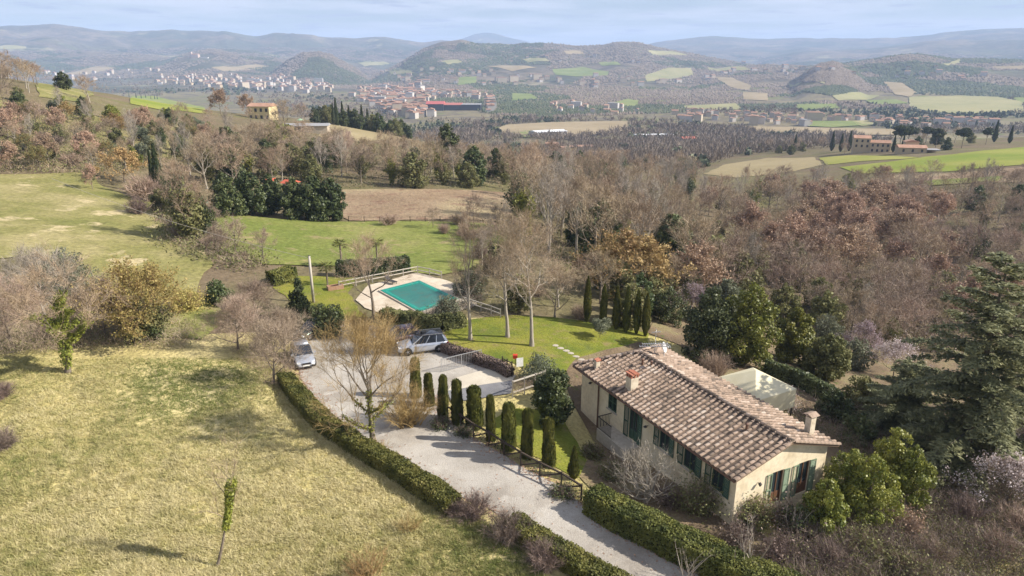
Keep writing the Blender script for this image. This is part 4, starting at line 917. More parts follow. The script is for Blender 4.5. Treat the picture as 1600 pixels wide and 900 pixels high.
M_brick = mat('red_brick', [(.30,.11,.07), (.42,.17,.11)], scale=8, rough=.9, tint=.6)
M_alu = flat('aluminium', (.62,.62,.62), rough=.35, metal=.8, spec=.5)
M_dish = flat('dish_grey', (.60,.60,.60), rough=.5)

e_ = np.array([.45,-.893]); e_ /= np.linalg.norm(e_); axx = -e_; axn = np.array([-axx[1], axx[0]])
P0 = np.array([12.46, 32.7]); HL, HW = 17.2, 8.35           # roof outline
EZ, RZ = 2.9, 4.20                                            # eave and ridge heights
house = thing('house', 'long low cream house with terracotta tiled roof and green shutters', 'house', (P0[0], P0[1], 0), math.atan2(axx[1], axx[0]))
HIP = 2.7
ym = -HW/2; slope = (RZ-EZ)/(HW/2); sl_len = math.hypot(HW/2, RZ-EZ)
# --- walls with real openings
WX0, WX1, WY0, WY1 = .4, HL-.5, -.5, -HW+.5
TH = .3
def wall_open(mb, length, zlo, zhi, holes, place):
    xs = sorted({0, length} | {h[0] for h in holes} | {h[1] for h in holes}); zs = sorted({zlo, zhi} | {h[2] for h in holes} | {h[3] for h in holes})
    for a, b in zip(xs, xs[1:]):
        z_run = None
        for c, d in zip(zs, zs[1:]):
            if any(h[0] <= (a+b)/2 <= h[1] and h[2] <= (c+d)/2 <= h[3] for h in holes): continue
            place(mb, a, b, c, d)
ZB = -2.2
LW = [ # left wall openings: x0, x1, z0, z1, kind   (x from the near corner along the wall)
 (12.05, 13.1, 1.1, 2.45, 'closed'), (9.55, 10.55, 0.0, 2.35, 'door'), (6.25, 7.25, 1.0, 2.35, 'open'), (3.75, 4.85, 1.0, 2.35, 'open'), (1.35, 2.35, 1.0, 2.35, 'open')]
GW = [(-3.95, -2.95-.0, .0, 2.2, 'door'), (-6.35, -5.35, .0, 2.2, 'door')]   # near gable openings, y positions
GW = [(-4.25, -3.35, .0, 2.2, 'door'), (-6.45, -5.5, .0, 2.2, 'door')]
mb = MB()
wall_open(mb, HL, ZB, EZ-.12, [(h[0], h[1], h[2], h[3]) for h in LW], lambda m, a, b, c, d: m.box((max(a, WX0), WY0-TH, c), (min(b, WX1), WY0, d)) if min(b, WX1) > max(a, WX0) else None)
wall_open(mb, HW, ZB, EZ-.12, [(-h[1], -h[0], h[2], h[3]) for h in GW], lambda m, a, b, c, d: m.box((WX0, -min(b, -WY1-TH), c), (WX0+TH, -max(a, -WY0+TH), d)) if min(b, -WY1-TH) > max(a, -WY0+TH) else None)
mb.box((WX0, WY1, ZB), (WX1, WY1+TH, EZ-.12)); mb.box((WX1-TH, WY1+TH, ZB), (WX1, WY0-TH, EZ-.12))
# gable triangle above eave level
def gz(y): return EZ + slope*(-y if y > ym else HW+y) - .10
tri = [(WY0, EZ-.12), (WY0, gz(WY0)), (ym, gz(ym)), (WY1, gz(WY1)), (WY1, EZ-.12)]
V = [(WX0, y, z) for y, z in tri] + [(WX0+TH, y, z) for y, z in tri]
mb.add(V, [(0,1,2),(0,2,4),(2,3,4),(7,6,5),(9,7,5),(9,8,7)] + [(i, (i+1)%5+0, (i+1)%5+5, i+5) for i in range(5)])
wall = obj('wall', mb.mesh('wall', M_stucco), house)
# --- windows, doors and shutters
def shutter_mesh(w, h, name='shutter', m=M_shut):
    b = MB(); b.box((0, -.02, 0), (.06, .02, h)); b.box((w-.06, -.02, 0), (w, .02, h)); b.box((.06, -.019, 0), (w-.06, .019, .08)); b.box((.06, -.019, h-.08), (w-.06, .019, h)); b.box((.06,-.019,h*.5-.04),(w-.06,.019,h*.5+.04))
    n = int((h-.2)/.09)
    for i in range(n):
        z = .09+i*(h-.2)/n
        if abs(z+.03-h*.5) < .06: continue
        b.add([(.06,-.015,z),(w-.06,-.015,z),(w-.06,.015,z+.06),(.06,.015,z+.06)], [(0,1,2,3)])
    return b.mesh(name, m)
def opening(kind, w, h, origin, rot, mshut, door_m=None):
    """one opening; local x along the wall, y outwards"""
    nm = 'door' if kind == 'door' else 'window'
    b = MB(); f = .07
    for lo, hi in (((0,-.14,0),(f,-.06,h)), ((w-f,-.14,0),(w,-.06,h)), ((f,-.139,h-f),(w-f,-.061,h)), ((f,-.139,0),(w-f,-.061,f)), ((w/2-.035,-.138,f),(w/2+.035,-.062,h-f))): b.box(lo, hi)
    o = obj(nm, b.mesh(nm, door_m or M_shut), house, origin, rot)
    for s in (0, 1):
        g = MB(); a0 = f+.001 if s == 0 else w/2+.036; a1 = w/2-.036 if s == 0 else w-f-.001
        lo = .75 if kind == 'door' else f
        g.box((a0, -.11, lo), (a1, -.095, h-f)); obj('pane', g.mesh('pane', M_glass), o)
        if kind == 'door': g = MB(); g.box((a0, -.12, f), (a1, -.08, .745)); obj('panel', g.mesh('panel', door_m or M_shut), o)
    if kind != 'door' or door_m is None: 
        g = MB(); g.box((-.12, -.1, -.08), (w+.12, .09, -.003)); obj('sill', g.mesh('sill', M_stone), o)
    sw = w/2
    sm = shutter_mesh(sw-.01, h-.01, m=mshut)
    if kind == 'closed':
        for s in (0, 1): obj('shutter', sm, o, (s*sw+.005, -.02, .005))
    else:
        for s in (0, 1):
            q = obj('shutter', sm, o, ((-.02, .035, .005) if s == 0 else (w+.02, .035, .005)))
            q.rotation_euler = (0, 0, math.pi-.06 if s == 0 else .06)
    return o
for x0, x1, z0, z1, k in LW:  # wall faces +y (local); x axis reversed so the outside stays on +y
    opening(k, x1-x0, z1-z0, (x0, WY0, z0), 0, M_shut)
for y0, y1, z0, z1, k in GW:  # near gable faces -x: rotate so that +y points to -x
    opening(k, y1-y0, z1-z0, (WX0, y0, z0), math.pi/2, M_shutl, M_brownwood)
# wall lamps, downpipe, gutter, balcony landing
for x, z in ((8.45, 1.95), (15.2, 2.2)):
    b = MB(); b.bar((0,0,0), (0,.22,.05), .03); b.tube([(0,.24,.08),(0,.24,-.02),(0,.24,-.12)], [.03,.14,.02], 8); obj('wall_lamp', b.mesh('wall_lamp', M_iron), house, (x, WY0, z))
b = MB(); b.bar((0,0,0), (0,.16,.03), .03); b.tube([(0,.18,.12),(0,.18,0),(0,.18,-.16)], [.02,.12,.03], 8); obj('wall_lamp', b.mesh('wall_lamp', M_iron), house, (WX0, -2.2, 1.9), math.pi/2)
b = MB(); b.tube([(14.3, -.02, EZ-.1),(14.3,-.3,EZ-.35),(14.3, WY0+.07, EZ-.55),(14.3, WY0+.07, -1.6)], .055, 8); obj('downpipe', b.mesh('downpipe', M_copper), house)
b = MB(); b.tube([(.05,.06,EZ-.08),(HL-.05,.06,EZ-.08)], .065, 8); obj('gutter', b.mesh('gutter', M_copper), house)
b = MB(); b.box((9.2, WY0+.002, -1.6), (12.6, .75, -.05)); obj('landing', b.mesh('landing', M_stone), house)
b = MB(); b.bar((10.9,.7,.92),(12.55,.7,.92),.05); b.bar((12.55,.7,.92),(12.55,WY0+.06,.92),.05); b.bar((10.9,.7,.05),(12.55,.7,.05),.03)
rail = obj('railing', b.mesh('railing', M_iron), house)
bal = MB(); bal.bar((0,0,0),(0,0,.9),.022); bm_ = bal.mesh('baluster', M_iron)
for i in range(14): obj('baluster', bm_, rail, (10.95+i*.122, .7, .04))
for i in range(8): obj('baluster', bm_, rail, (12.55, .6-i*.13, .04))
# --- roof: boarded deck, then pan tiles, cover tiles and ridge tiles one by one
b = MB(); T_ = .12
RX0, RX1 = 0.0, HL
pts = [(RX0,0,EZ),(RX1,0,EZ),(RX1-HIP,ym,RZ),(RX0,ym,RZ),(RX0,-HW,EZ),(RX1,-HW,EZ)]
lowr = [(x,y,z-T_) for x,y,z in pts]; V = pts+lowr
b.add(V, [(0,1,2,3),(3,2,5,4),(2,1,5),(6,9,8,7),(9,10,11,8),(8,11,7),(0,6,7,1),(1,7,11,5),(5,11,10,4),(4,10,9,3),(3,9,6,0)])
roof = obj('roof', b.mesh('roof', M_eave), house)
for i in range(24):
    pass
R_ = random.Random(3)
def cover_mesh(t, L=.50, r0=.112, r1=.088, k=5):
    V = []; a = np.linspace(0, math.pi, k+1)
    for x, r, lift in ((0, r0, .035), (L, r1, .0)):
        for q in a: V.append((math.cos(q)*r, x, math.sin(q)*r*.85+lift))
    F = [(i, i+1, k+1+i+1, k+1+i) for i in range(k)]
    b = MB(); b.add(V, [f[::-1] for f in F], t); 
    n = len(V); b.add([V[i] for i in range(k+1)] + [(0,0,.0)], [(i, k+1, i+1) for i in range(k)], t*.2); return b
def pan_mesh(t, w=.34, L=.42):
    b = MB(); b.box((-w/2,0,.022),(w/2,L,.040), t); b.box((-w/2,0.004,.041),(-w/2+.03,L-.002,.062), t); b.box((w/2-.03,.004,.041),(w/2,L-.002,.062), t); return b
NV = 9
covs = [cover_mesh(.12+.78*i/(NV-1)) for i in range(NV)]; pans = [pan_mesh(.12+.78*i/(NV-1)) for i in range(NV)]
cov_me = [c.mesh('cover_tile', M_tile) for c in covs]; pan_me = [c.mesh('pan_tile', M_pan) for c in pans]
PX, PY = .40, .375
items = []                                  # (kind, matrix)
def slope_frame(side):
    """column position s along the eave and distance t up the slope -> local matrix"""
    def f(s, t):
        c = math.cos(math.atan(slope)); sn = math.sin(math.atan(slope))
        if side == 'left': o = np.array([s, -t*c, EZ+t*sn]); ux = np.array([1,0,0]); uy = np.array([0,-c,sn])
        elif side == 'right': o = np.array([s, -HW+t*c, EZ+t*sn]); ux = np.array([-1,0,0]); uy = np.array([0,c,sn])
        else:
            hs = (RZ-EZ)/HIP; c2 = math.cos(math.atan(hs)); s2 = math.sin(math.atan(hs)); o = np.array([RX1-t*c2, -s, EZ+t*s2]); ux = np.array([0,-1,0]); uy = np.array([-c2,0,s2])
        uz = np.cross(ux, uy)
        if uz[2] < 0: ux = -ux; uz = np.cross(ux, uy)
        M = np.eye(4); M[:3,0] = ux; M[:3,1] = uy; M[:3,2] = uz; M[:3,3] = o; return M
    return f
hip_len = math.hypot(HIP, RZ-EZ)
for side in ('left', 'right', 'hip'):
    f = slope_frame(side); W_ = HL if side != 'hip' else HW; n = int(W_/PX); Lr = sl_len if side != 'hip' else hip_len; m = int(math.ceil(Lr/PY))
    for i in range(n+1):
        for j in range(m):
            s = (i+.5)*PX*(W_/(n*PX+.0)) if i < n else None
            t = j*PY - .05
            if t > Lr-.16: continue
            def okp(sv):
                fr = max(t, 0)/Lr
                if side == 'hip': return fr*HW/2 < sv < HW-fr*HW/2
                return sv < HL-.05-fr*HIP
            if s is not None and okp(s): items.append(('pan', f(s, t), side))
            sc_ = i*PX*(W_/(n*PX)); sc_ = min(max(sc_, .1), W_-.1)
            if okp(sc_): items.append(('cover', f(sc_, t), side))
Hm = np.array(house.matrix_basis)
hrot = np.array([[axx[0], axn[0], 0], [axx[1], axn[1], 0], [0,0,1]])
def hworld(p): return hrot @ np.asarray(p) + np.array([P0[0], P0[1], 0])
def camd(M): return np.linalg.norm(hworld(M[:3,3])-np.array([0,0,CAM_H])) + (4 if M[1,1] > 0 else 0) + (30 if abs(M[0,1]) > .5 else 0)
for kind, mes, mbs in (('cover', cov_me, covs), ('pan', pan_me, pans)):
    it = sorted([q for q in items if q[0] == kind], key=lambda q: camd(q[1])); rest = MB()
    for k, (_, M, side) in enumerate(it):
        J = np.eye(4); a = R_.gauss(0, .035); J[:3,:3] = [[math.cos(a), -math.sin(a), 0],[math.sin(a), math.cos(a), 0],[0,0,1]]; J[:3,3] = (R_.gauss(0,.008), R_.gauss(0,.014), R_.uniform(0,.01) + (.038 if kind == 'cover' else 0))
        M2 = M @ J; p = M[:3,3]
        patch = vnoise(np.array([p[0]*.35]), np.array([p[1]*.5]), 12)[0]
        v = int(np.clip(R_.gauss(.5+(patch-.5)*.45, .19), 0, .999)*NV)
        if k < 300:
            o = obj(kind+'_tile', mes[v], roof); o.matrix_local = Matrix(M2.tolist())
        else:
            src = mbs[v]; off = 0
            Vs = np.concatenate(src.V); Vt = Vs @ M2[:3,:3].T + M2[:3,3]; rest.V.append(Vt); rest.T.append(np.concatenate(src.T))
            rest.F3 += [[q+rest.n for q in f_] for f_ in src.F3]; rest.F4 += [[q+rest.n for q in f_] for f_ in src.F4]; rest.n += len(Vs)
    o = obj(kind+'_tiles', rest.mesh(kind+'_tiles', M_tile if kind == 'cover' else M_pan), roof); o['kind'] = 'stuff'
rid = [cover_mesh(.1+.6*i/5, .46, .15, .13).mesh('ridge_tile', M_tile) for i in range(6)]
def ridge_line(p, q):
    p = np.array(p, float); q = np.array(q, float); L = np.linalg.norm(q-p); n = int(L/.40); uy = (q-p)/L; ux = np.cross(uy, [0,0,1]); ux /= np.linalg.norm(ux); uz = np.cross(ux, uy)
    for i in range(n):
        M = np.eye(4); M[:3,0] = ux; M[:3,1] = uy; M[:3,2] = uz; M[:3,3] = p+(q-p)*i/n+[0,0,.075+R_.uniform(0,.015)]
        o = obj('ridge_tile', rid[R_.randrange(6)], roof); o.matrix_local = Matrix(M.tolist())
ridge_line((0, ym, RZ), (HL-HIP, ym, RZ))
ridge_line((HL+.02, .02, EZ), (HL-HIP, ym, RZ)); ridge_line((HL+.02, -HW-.02, EZ), (HL-HIP, ym, RZ))
# verge tiles down the near gable edge
vt = cover_mesh(.35, .46, .13, .11).mesh('verge_tile', M_tile)
for sgn in (0, 1):
    f = slope_frame('left' if sgn == 0 else 'right')
    for j in range(int(sl_len/.38)):
        o = obj('verge_tile', vt, roof); M = f(.03, j*.38-.04); M = M.copy(); M[:3,3] += M[:3,2]*.045; o.matrix_local = Matrix(M.tolist())
# chimneys
def roofz(x, y): return EZ + slope*(-y if y > ym else HW+y)
def brick_mesh(w, d, h, t): return MB().box((-w/2,-d/2,0),(w/2,d/2,h), t).mesh('brick', M_brick)
def chimney(x, y, w, d, h, cap, rot=0):
    z = roofz(x, y)-.4
    b = MB(); b.box((-w/2,-d/2,0),(w/2,d/2,h)); c = obj('chimney', b.mesh('chimney', M_stucco2), roof, (x, y, z), rot)
    if cap == 'brick':
        b = MB()
        for sx_ in (-1,0,1):
            for sy in (-1,1): b.box((sx_*(w/2-.06)-.05, sy*(d/2-.05)-.05, h), (sx_*(w/2-.06)+.05, sy*(d/2-.05)+.05, h+.24))
        for sx_ in (-1,1): b.box((sx_*(w/2-.05)-.05,-.05,h),(sx_*(w/2-.05)+.05,.05,h+.24))
        obj('smoke_vents', b.mesh('smoke_vents', M_brick), c)
        for k in range(3): obj('brick', brick_mesh(w+.16, d/3+.02, .07, .25+.25*k), c, (0, (k-1)*d/3*1.06, h+.24+.002*k+(.05 if k == 1 else 0)))
    elif cap == 'slab':
        b = MB(); b.box((-w/2-.0,-d/2,h),(-w/2+.07,d/2,h+.16)); b.box((w/2-.07,-d/2,h),(w/2,d/2,h+.16)); obj('smoke_vents', b.mesh('smoke_vents', M_stucco2), c)
        b = MB(); b.add([(-w/2-.14,-d/2-.14,h+.16),(w/2+.14,-d/2-.14,h+.16),(w/2+.14,d/2+.14,h+.16),(-w/2-.14,d/2+.14,h+.16),(0,-d/2-.14,h+.30),(0,d/2+.14,h+.30)], [(0,3,2,1),(0,1,4),(2,3,5),(1,2,5,4),(3,0,4,5)]); obj('chimney_cap', b.mesh('chimney_cap', M_tile), c)
    else:
        cm = cover_mesh(.75, .4, .13, .11).mesh('cap_tile', M_brick)
        for k in range(2): o = obj('cap_tile', cm, c, (-.1+.2*k, -.2, h)); o.rotation_euler = (0, .35*(1 if k else -1), 0)
    return c
chimney(11.3, -1.15, .62, .62, 1.35, 'brick')
chimney(15.4, -.95, .34, .34, 1.05, 'tiles')
chimney(1.35, -7.2, .42, .42, 1.6, 'slab')
for x, y in ((12.3,-3.55),(13.0,-3.3),(2.6,-3.2)):
    b = MB(); z = roofz(x, y); b.tube([(0,0,-.05),(0,0,.42)], .075, 8); b.tube([(0,0,.43),(0,0,.47),(0,0,.55)], [.13,.13,.02], 8); obj('vent_pipe', b.mesh('vent_pipe', M_copper), roof, (x, y, z))
# aerial and satellite dish on the far end of the ridge
b = MB(); b.tube([(0,0,-.2),(0,0,2.15)], .035, 6); ae = obj('aerial', b.mesh('aerial', M_alu), roof, (14.15, -5.3, RZ-.35))
ae.rotation_euler = (0,0,-house.rotation_euler.z)
for z, L_ in ((.75, 1.15), (.95, .95)):
    b = MB(); b.bar((-L_, 0, z), (L_, 0, z), .05)
    for i in range(12): x = -L_+i*2*L_/11; b.bar((x, -.16-.01*i, z+.012), (x, .16+.01*i, z+.012), .03)
    obj('boom', b.mesh('boom', M_alu), ae)
b = MB(); b.bar((-.3,.1,1.85),(.35,-.1,1.98),.04)
for i in range(7): x = -.3+i*.1; b.bar((x,-.15,1.85+i*.02),(x,.2,1.85+i*.02),.012)
obj('boom', b.mesh('boom', M_alu), ae)
def dish():
    V = [(0,0,0)]; F = []; k = 14
    for i in (1,2,3):
        r = .38*i/3
        for j in range(k): a = 2*math.pi*j/k; V.append((r*math.cos(a), .35*(r*r)/.38*-1, r*math.sin(a)*1.1))
    for j in range(k): F.append((0, 1+j, 1+(j+1)%k))
    for i in range(2):
        for j in range(k): F.append((1+i*k+j, 1+(i+1)*k+j, 1+(i+1)*k+(j+1)%k, 1+i*k+(j+1)%k))
    V2 = [(x, y+.02, z) for x,y,z in V]; n = len(V)
    b = MB(); b.add(V, F); b.add(V2, [f[::-1] for f in F]); b.bar((0,0,-.35),(0,.12,-.75),.04); b.bar((0,-.05,-.40),(0,-.42,-.05),.02); b.box((-.04,-.47,-.09),(.04,-.38,.0)); return b.mesh('satellite_dish', M_dish)
d_ = obj('satellite_dish', dish(), roof, (14.0, -5.95, RZ+.25)); d_.rotation_euler = (math.radians(-20), 0, math.radians(60)-house.rotation_euler.z)

# ------------------------------------------------------------------ canvas gazebo behind the house
M_canvas = mat('cream_canvas', [(.62,.56,.38), (.70,.64,.46)], scale=1.2, rough=.85, spec=.1)
gz_ = thing('gazebo', 'cream canvas gazebo with pointed top behind the tiled roof', 'gazebo', (18.25, 46.6, h1(18.25,46.6)), math.radians(28))
zt = 3.15-h1(18.25,46.6); ze = 2.05-h1(18.25,46.6); s_ = 2.1
b = MB(); c4 = [(-s_,-s_),(s_,-s_),(s_,s_),(-s_,s_)]
top = [(x,y,ze) for x,y in c4]; b.add(top+[(0,0,zt)], [(0,1,4),(1,2,4),(2,3,4),(3,0,4)]); b.add([(x,y,ze-.03) for x,y in c4]+[(0,0,zt-.04)], [(1,0,4),(2,1,4),(3,2,4),(0,3,4)])
obj('canopy', b.mesh('canopy', M_canvas), gz_)
for i in range(4):
    x0, y0 = c4[i]; x1, y1 = c4[(i+1)%4]; b = MB(); nx, ny = (y1-y0), -(x1-x0); L_ = math.hypot(nx, ny); nx, ny = nx/L_*.015, ny/L_*.015
    low = ze-(1.5 if i in (0, 3) else .3)
    V = [(x0-nx,y0-ny,ze-.002),(x1-nx,y1-ny,ze-.002),(x1-nx,y1-ny,low),(x0-nx,y0-ny,low),(x0+nx,y0+ny,ze-.002),(x1+nx,y1+ny,ze-.002),(x1+nx,y1+ny,low),(x0+nx,y0+ny,low)]
    b.add(V, [(0,1,2,3),(7,6,5,4),(0,4,5,1),(3,2,6,7),(0,3,7,4),(1,5,6,2)]); obj('valance', b.mesh('valance', M_canvas), gz_)
for x, y in c4: b = MB(); b.bar((x*.95,y*.95,-.1),(x*.95,y*.95,ze-.05),.08); obj('post', b.mesh('post', M_iron), gz_)

# ------------------------------------------------------------------ rail fence, gate, pergola, pole
M_rail = mat('dark_timber', [(.045,.035,.028), (.085,.065,.05)], scale=4, stretch=(4,4,1), rough=.85)
M_pole = mat('grey_timber', [(.36,.32,.27), (.50,.46,.40)], scale=3, stretch=(5,5,.4), rough=.85)
def fence(label, line, Hf, gap, wr, m, rails=(.95,), brace=True, cat='fence', name='rail_fence', wp=.1, group=None):
    P = [np.array(p) for p in line]; L = [np.linalg.norm(P[i+1]-P[i]) for i in range(len(P)-1)]; tot = sum(L); n = max(2, int(round(tot/gap))); Q = []
    for k in range(n+1):
        s = tot*k/n; i = 0
        while i < len(L)-1 and s > L[i]: s -= L[i]; i += 1
        p = P[i]+(P[i+1]-P[i])*s/L[i]; Q.append(np.array([p[0], p[1], h1(*p)]))
    t = thing(name, label, cat, tuple(Q[0]), group=group); o0 = Q[0]
    for q in Q: b = MB(); b.bar(q-o0+[0,0,-.2], q-o0+[0,0,Hf], wp); obj('post', b.mesh('post', m), t)
    for a, c in zip(Q, Q[1:]):
        for r in rails: b = MB(); u = (c-a)/np.linalg.norm(c-a)*(wp*.5+.002); b.bar(a-o0+u+[0,0,Hf*r-wr*.5], c-o0-u+[0,0,Hf*r-wr*.5], wr); obj('rail', b.mesh('rail', m), t)
        if brace:
            b = MB(); u = (c-a)/np.linalg.norm(c-a)*(wp*.5+.002); b.bar(a-o0+u+[0,0,.12], c-o0-u+[0,0,Hf*.86], wr*.8); obj('brace', b.mesh('brace', m), t)
    return t
fence('dark timber rail fence with slanting braces along the foot of the cypresses', ground_line([(700,655),(720,668),(740,683),(762,695),(784,710),(824,735),(851,749),(877,762),(908,782)]), 1.15, 1.55, .10, M_rail)
fence('thin wooden rail fence round the far side of the pool terrace', ground_line([(530,452),(560,446),(610,436),(655,427),(690,436)]), 1.0, 2.0, .09, M_pole, rails=(.95,.5), brace=False)
fence('low wooden rail fence on the lawn side of the pool', ground_line([(722,476),(745,484),(770,492),(782,497)]), 1.0, 1.5, .09, M_pole, rails=(.95,.5), brace=False)
fence('line of thin stakes between the green field and the brown fallow field', ground_line([(545,347),(600,348),(660,347),(720,348),(780,352)]), 1.1, 2.6, .03, M_rail, rails=(.9,), brace=False, name='wire_fence')
fence('dark timber post and rails at the corner of the lawn hedge', ground_line([(785,582),(800,590)]), 1.5, 1.4, .07, M_rail, rails=(.9,.45), brace=False)
def bars_gate(label, p0, p1, Hf, m):
    a, c = [np.array([*q, h1(*q)]) for q in ground_line([p0, p1])]; L = np.linalg.norm(c[:2]-a[:2]); t = thing('metal_gate', label, 'gate', tuple(a), math.atan2(c[1]-a[1], c[0]-a[0]))
    b = MB(); b.bar((0,0,.06),(0,0,Hf),.05); b.bar((L,0,.06),(L,0,Hf),.05); b.bar((.026,0,Hf-.03),(L-.026,0,Hf-.03),.05); b.bar((.026,0,.12),(L-.026,0,.12),.05); b.bar((L/2,0,.146),(L/2,0,Hf-.056),.05); obj('gate_frame', b.mesh('gate_frame', m), t)
    n = int(L/.16); me = MB().bar((0,0,.146),(0,0,Hf-.056),.02).mesh('bar', m)
    for i in range(1, n):
        if abs(i*L/n-L/2) > .04: obj('bar', me, t, (i*L/n, 0, 0))
    return t
M_gatem = flat('galvanised_steel', (.42,.42,.42), rough=.45, metal=.5)
bars_gate('long galvanised steel sliding gate across the parking yard', (690,582), (752,566), 1.25, M_gatem)
# pale rails with a bare creeper left of the magnolia
ln = ground_line([(801,622),(828,613),(852,604)])
fence('pale timber rails hung with bare creeper left of the magnolia', ln, 1.5, 1.3, .09, M_pole, rails=(.97,.35), brace=False)
a_, b_ = [np.array([*q, h1(*q)]) for q in (ln[0], ln[-1])]
rng = np.random.default_rng(2); n = 500; u = rng.uniform(0,1,(n,1))
cr = thing('creeper', 'bare brown creeper tangled over the pale timber rails', 'climbing plant', tuple(a_))
obj('stems', join('stems', [(*twigs((b_-a_)*u+rng.normal(size=(n,3))*[.2,.2,.25]+[0,0,.8], rng.normal(size=(n,3))*[1,1,.6], .7, .016, rng), 0)], [M_twigpink]), cr)
# wooden pole and its cable
w = gp(490, 473)
pl = thing('utility_pole', 'pale wooden utility pole beside the young conifer', 'pole', tuple(w))
b = MB(); b.tube([(0,0,-.3),(0,0,2.5),(0,0,5.3)], [.16,.14,.12], 10); obj('shaft', b.mesh('shaft', M_pole, True), pl)
b = MB(); b.tube([(0,0,5.3),(0,0,5.36)], [.125,.06], 10); b.bar((-.18,0,5.1),(.18,0,5.1),.05); obj('pole_cap', b.mesh('pole_cap', M_iron), pl)
ptop = np.array(w)+[-.15,0,5.1]; far_ = np.array([-62, 92, h1(-62,92)+6.5]); pts = []
for k in range(25): f_ = k/24; p = ptop*(1-f_)+far_*f_; p[2] -= 2.2*4*f_*(1-f_)*.35; pts.append(p)
b = MB(); b.tube([p-ptop for p in pts], .022, 5); tag(obj('overhead_cable', b.mesh('overhead_cable', M_stone), loc=tuple(ptop)), 'thin pale cable running from the wooden pole to the left', 'cable')

# ------------------------------------------------------------------ swimming pool
M_deck = ground_mat('terrace_paving', [(.5, ((.44,.37,.28), (.54,.46,.36), (.58,.51,.41)), .35, .65), (2, ((.38,.32,.25),), .56, .72)], .1, .01, 8, 8)
drape('pool_terrace', [(556,470),(575,447),(610,438),(650,427),(690,437),(740,455),(745,478),(705,492),(655,508),(610,496),(570,482)], M_deck, .10, .8, jit=.15)
C4 = [atz(596,455,.22), atz(655,440,.22), atz(715,468,.22), atz(655,488,.22)]; cen = sum(C4)/4
M_cover = mat('turquoise_cover', [(.003,.16,.118), (.005,.215,.16), (.008,.27,.20)], scale=.5, rough=.45, spec=.35, fine=.06, fscale=2)
M_coverd = mat('wet_cover', [(.008,.10,.077), (.012,.145,.11), (.04,.11,.075)], scale=1.4, rough=.3, spec=.5)
pool = thing('swimming_pool', 'rectangular swimming pool under a turquoise winter cover', 'pool', tuple(cen*[1,1,0]))
o4 = [c-cen*[1,1,0] for c in C4]; zg = h1(cen[0], cen[1])+.12
def inset(k, z): return [np.array([p[0]*k, p[1]*k, z]) for p in o4]
def ring(k0, k1, z0, z1, zb):
    A, B, D = inset(k0, z0), inset(k1, z1), inset(k0, zb); V = A+B+D
    return V, [(i, (i+1)%4, 4+(i+1)%4, 4+i) for i in range(4)] + [(8+i, 8+(i+1)%4, (i+1)%4, i) for i in range(4)]
b = MB(); b.add(*ring(1.09, .99, zg+.10, zg+.10, zg-.25)); obj('coping', b.mesh('coping', M_stone), pool)
b = MB(); b.add(*ring(1.02, .80, zg+.14, zg+.115, zg+.10)); cov = obj('cover_border', b.mesh('cover_border', M_cover), pool)
N_ = 14; V = []; F = []
i4 = inset(.803, 0)
for i in range(N_+1):
    for j in range(N_+1):
        u, v = i/N_, j/N_; p = (i4[0]*(1-u)+i4[1]*u)*(1-v)+(i4[3]*(1-u)+i4[2]*u)*v
        sag = (1-(2*u-1)**4)*(1-(2*v-1)**4); V.append((p[0], p[1], zg+.114-.06*sag+.012*math.sin(9*u+4*v)*sag))
for i in range(N_):
    for j in range(N_): F.append((i*(N_+1)+j, i*(N_+1)+j+1, (i+1)*(N_+1)+j+1, (i+1)*(N_+1)+j))
b = MB(); b.add(V, [f[::-1] for f in F]); obj('cover', b.mesh('cover', M_coverd, True), pool)
for i in range(4):
    b = MB(); p, q = inset(.90, zg+.142)[i], inset(.90, zg+.142)[(i+1)%4]; p = p+(q-p)*.02; q = q-(q-p)*.02; b.bar(p, q, .10, .012); obj('strap', b.mesh('strap', flat('pale_turquoise', (.05,.36,.29), rough=.5) if i == 0 else bpy.data.materials['pale_turquoise']), cov)
# brown stone block and furniture beside the pool
w = gp(524,452); t = thing('stone_trough', 'reddish stone trough on the grass right of the pole', 'trough', tuple(w), .5)
b = MB(); b.box((-.9,-.45,-.1),(.9,.45,.12)); b.box((-.9,-.45,.121),(-.72,.45,.5)); b.box((.72,-.45,.121),(.9,.45,.5)); b.box((-.72,-.45,.121),(.72,-.3,.5)); b.box((-.72,.3,.121),(.72,.45,.5)); obj('basin', b.mesh('basin', mat('reddish_stone', [(.28,.16,.10),(.38,.24,.16)], scale=3, bump=.02)), t)
def lounger(px, py, rot, label):
    t = thing('sun_lounger', label, 'lounger', tuple(gp(px, py)+[0,0,.1]), rot); b = MB(); b.bar((0,-.3,.3),(1.9,-.3,.3),.05); b.bar((0,.3,.3),(1.9,.3,.3),.05); b.bar((0,-.27,.3),(0,.27,.3),.05); obj('frame', b.mesh('frame', M_iron), t)
    for x in (.2,1.7):
        for y in (-.3,.3): b = MB(); b.bar((x,y,0),(x,y,.274),.05); obj('leg', b.mesh('leg', M_iron), t)
    b = MB(); b.box((.02,-.26,.33),(1.25,.26,.36)); obj('seat', b.mesh('seat', M_iron), t)
    b = MB(); M = np.array(Matrix.Rotation(-.7, 4, 'Y')); M[:3,3] = (1.27,0,.34); b.box((0,-.26,0),(.7,.26,.03), M=M); obj('backrest', b.mesh('backrest', M_iron), t)
lounger(618, 446, 2.4, 'dark folding lounger at the far left corner of the pool')
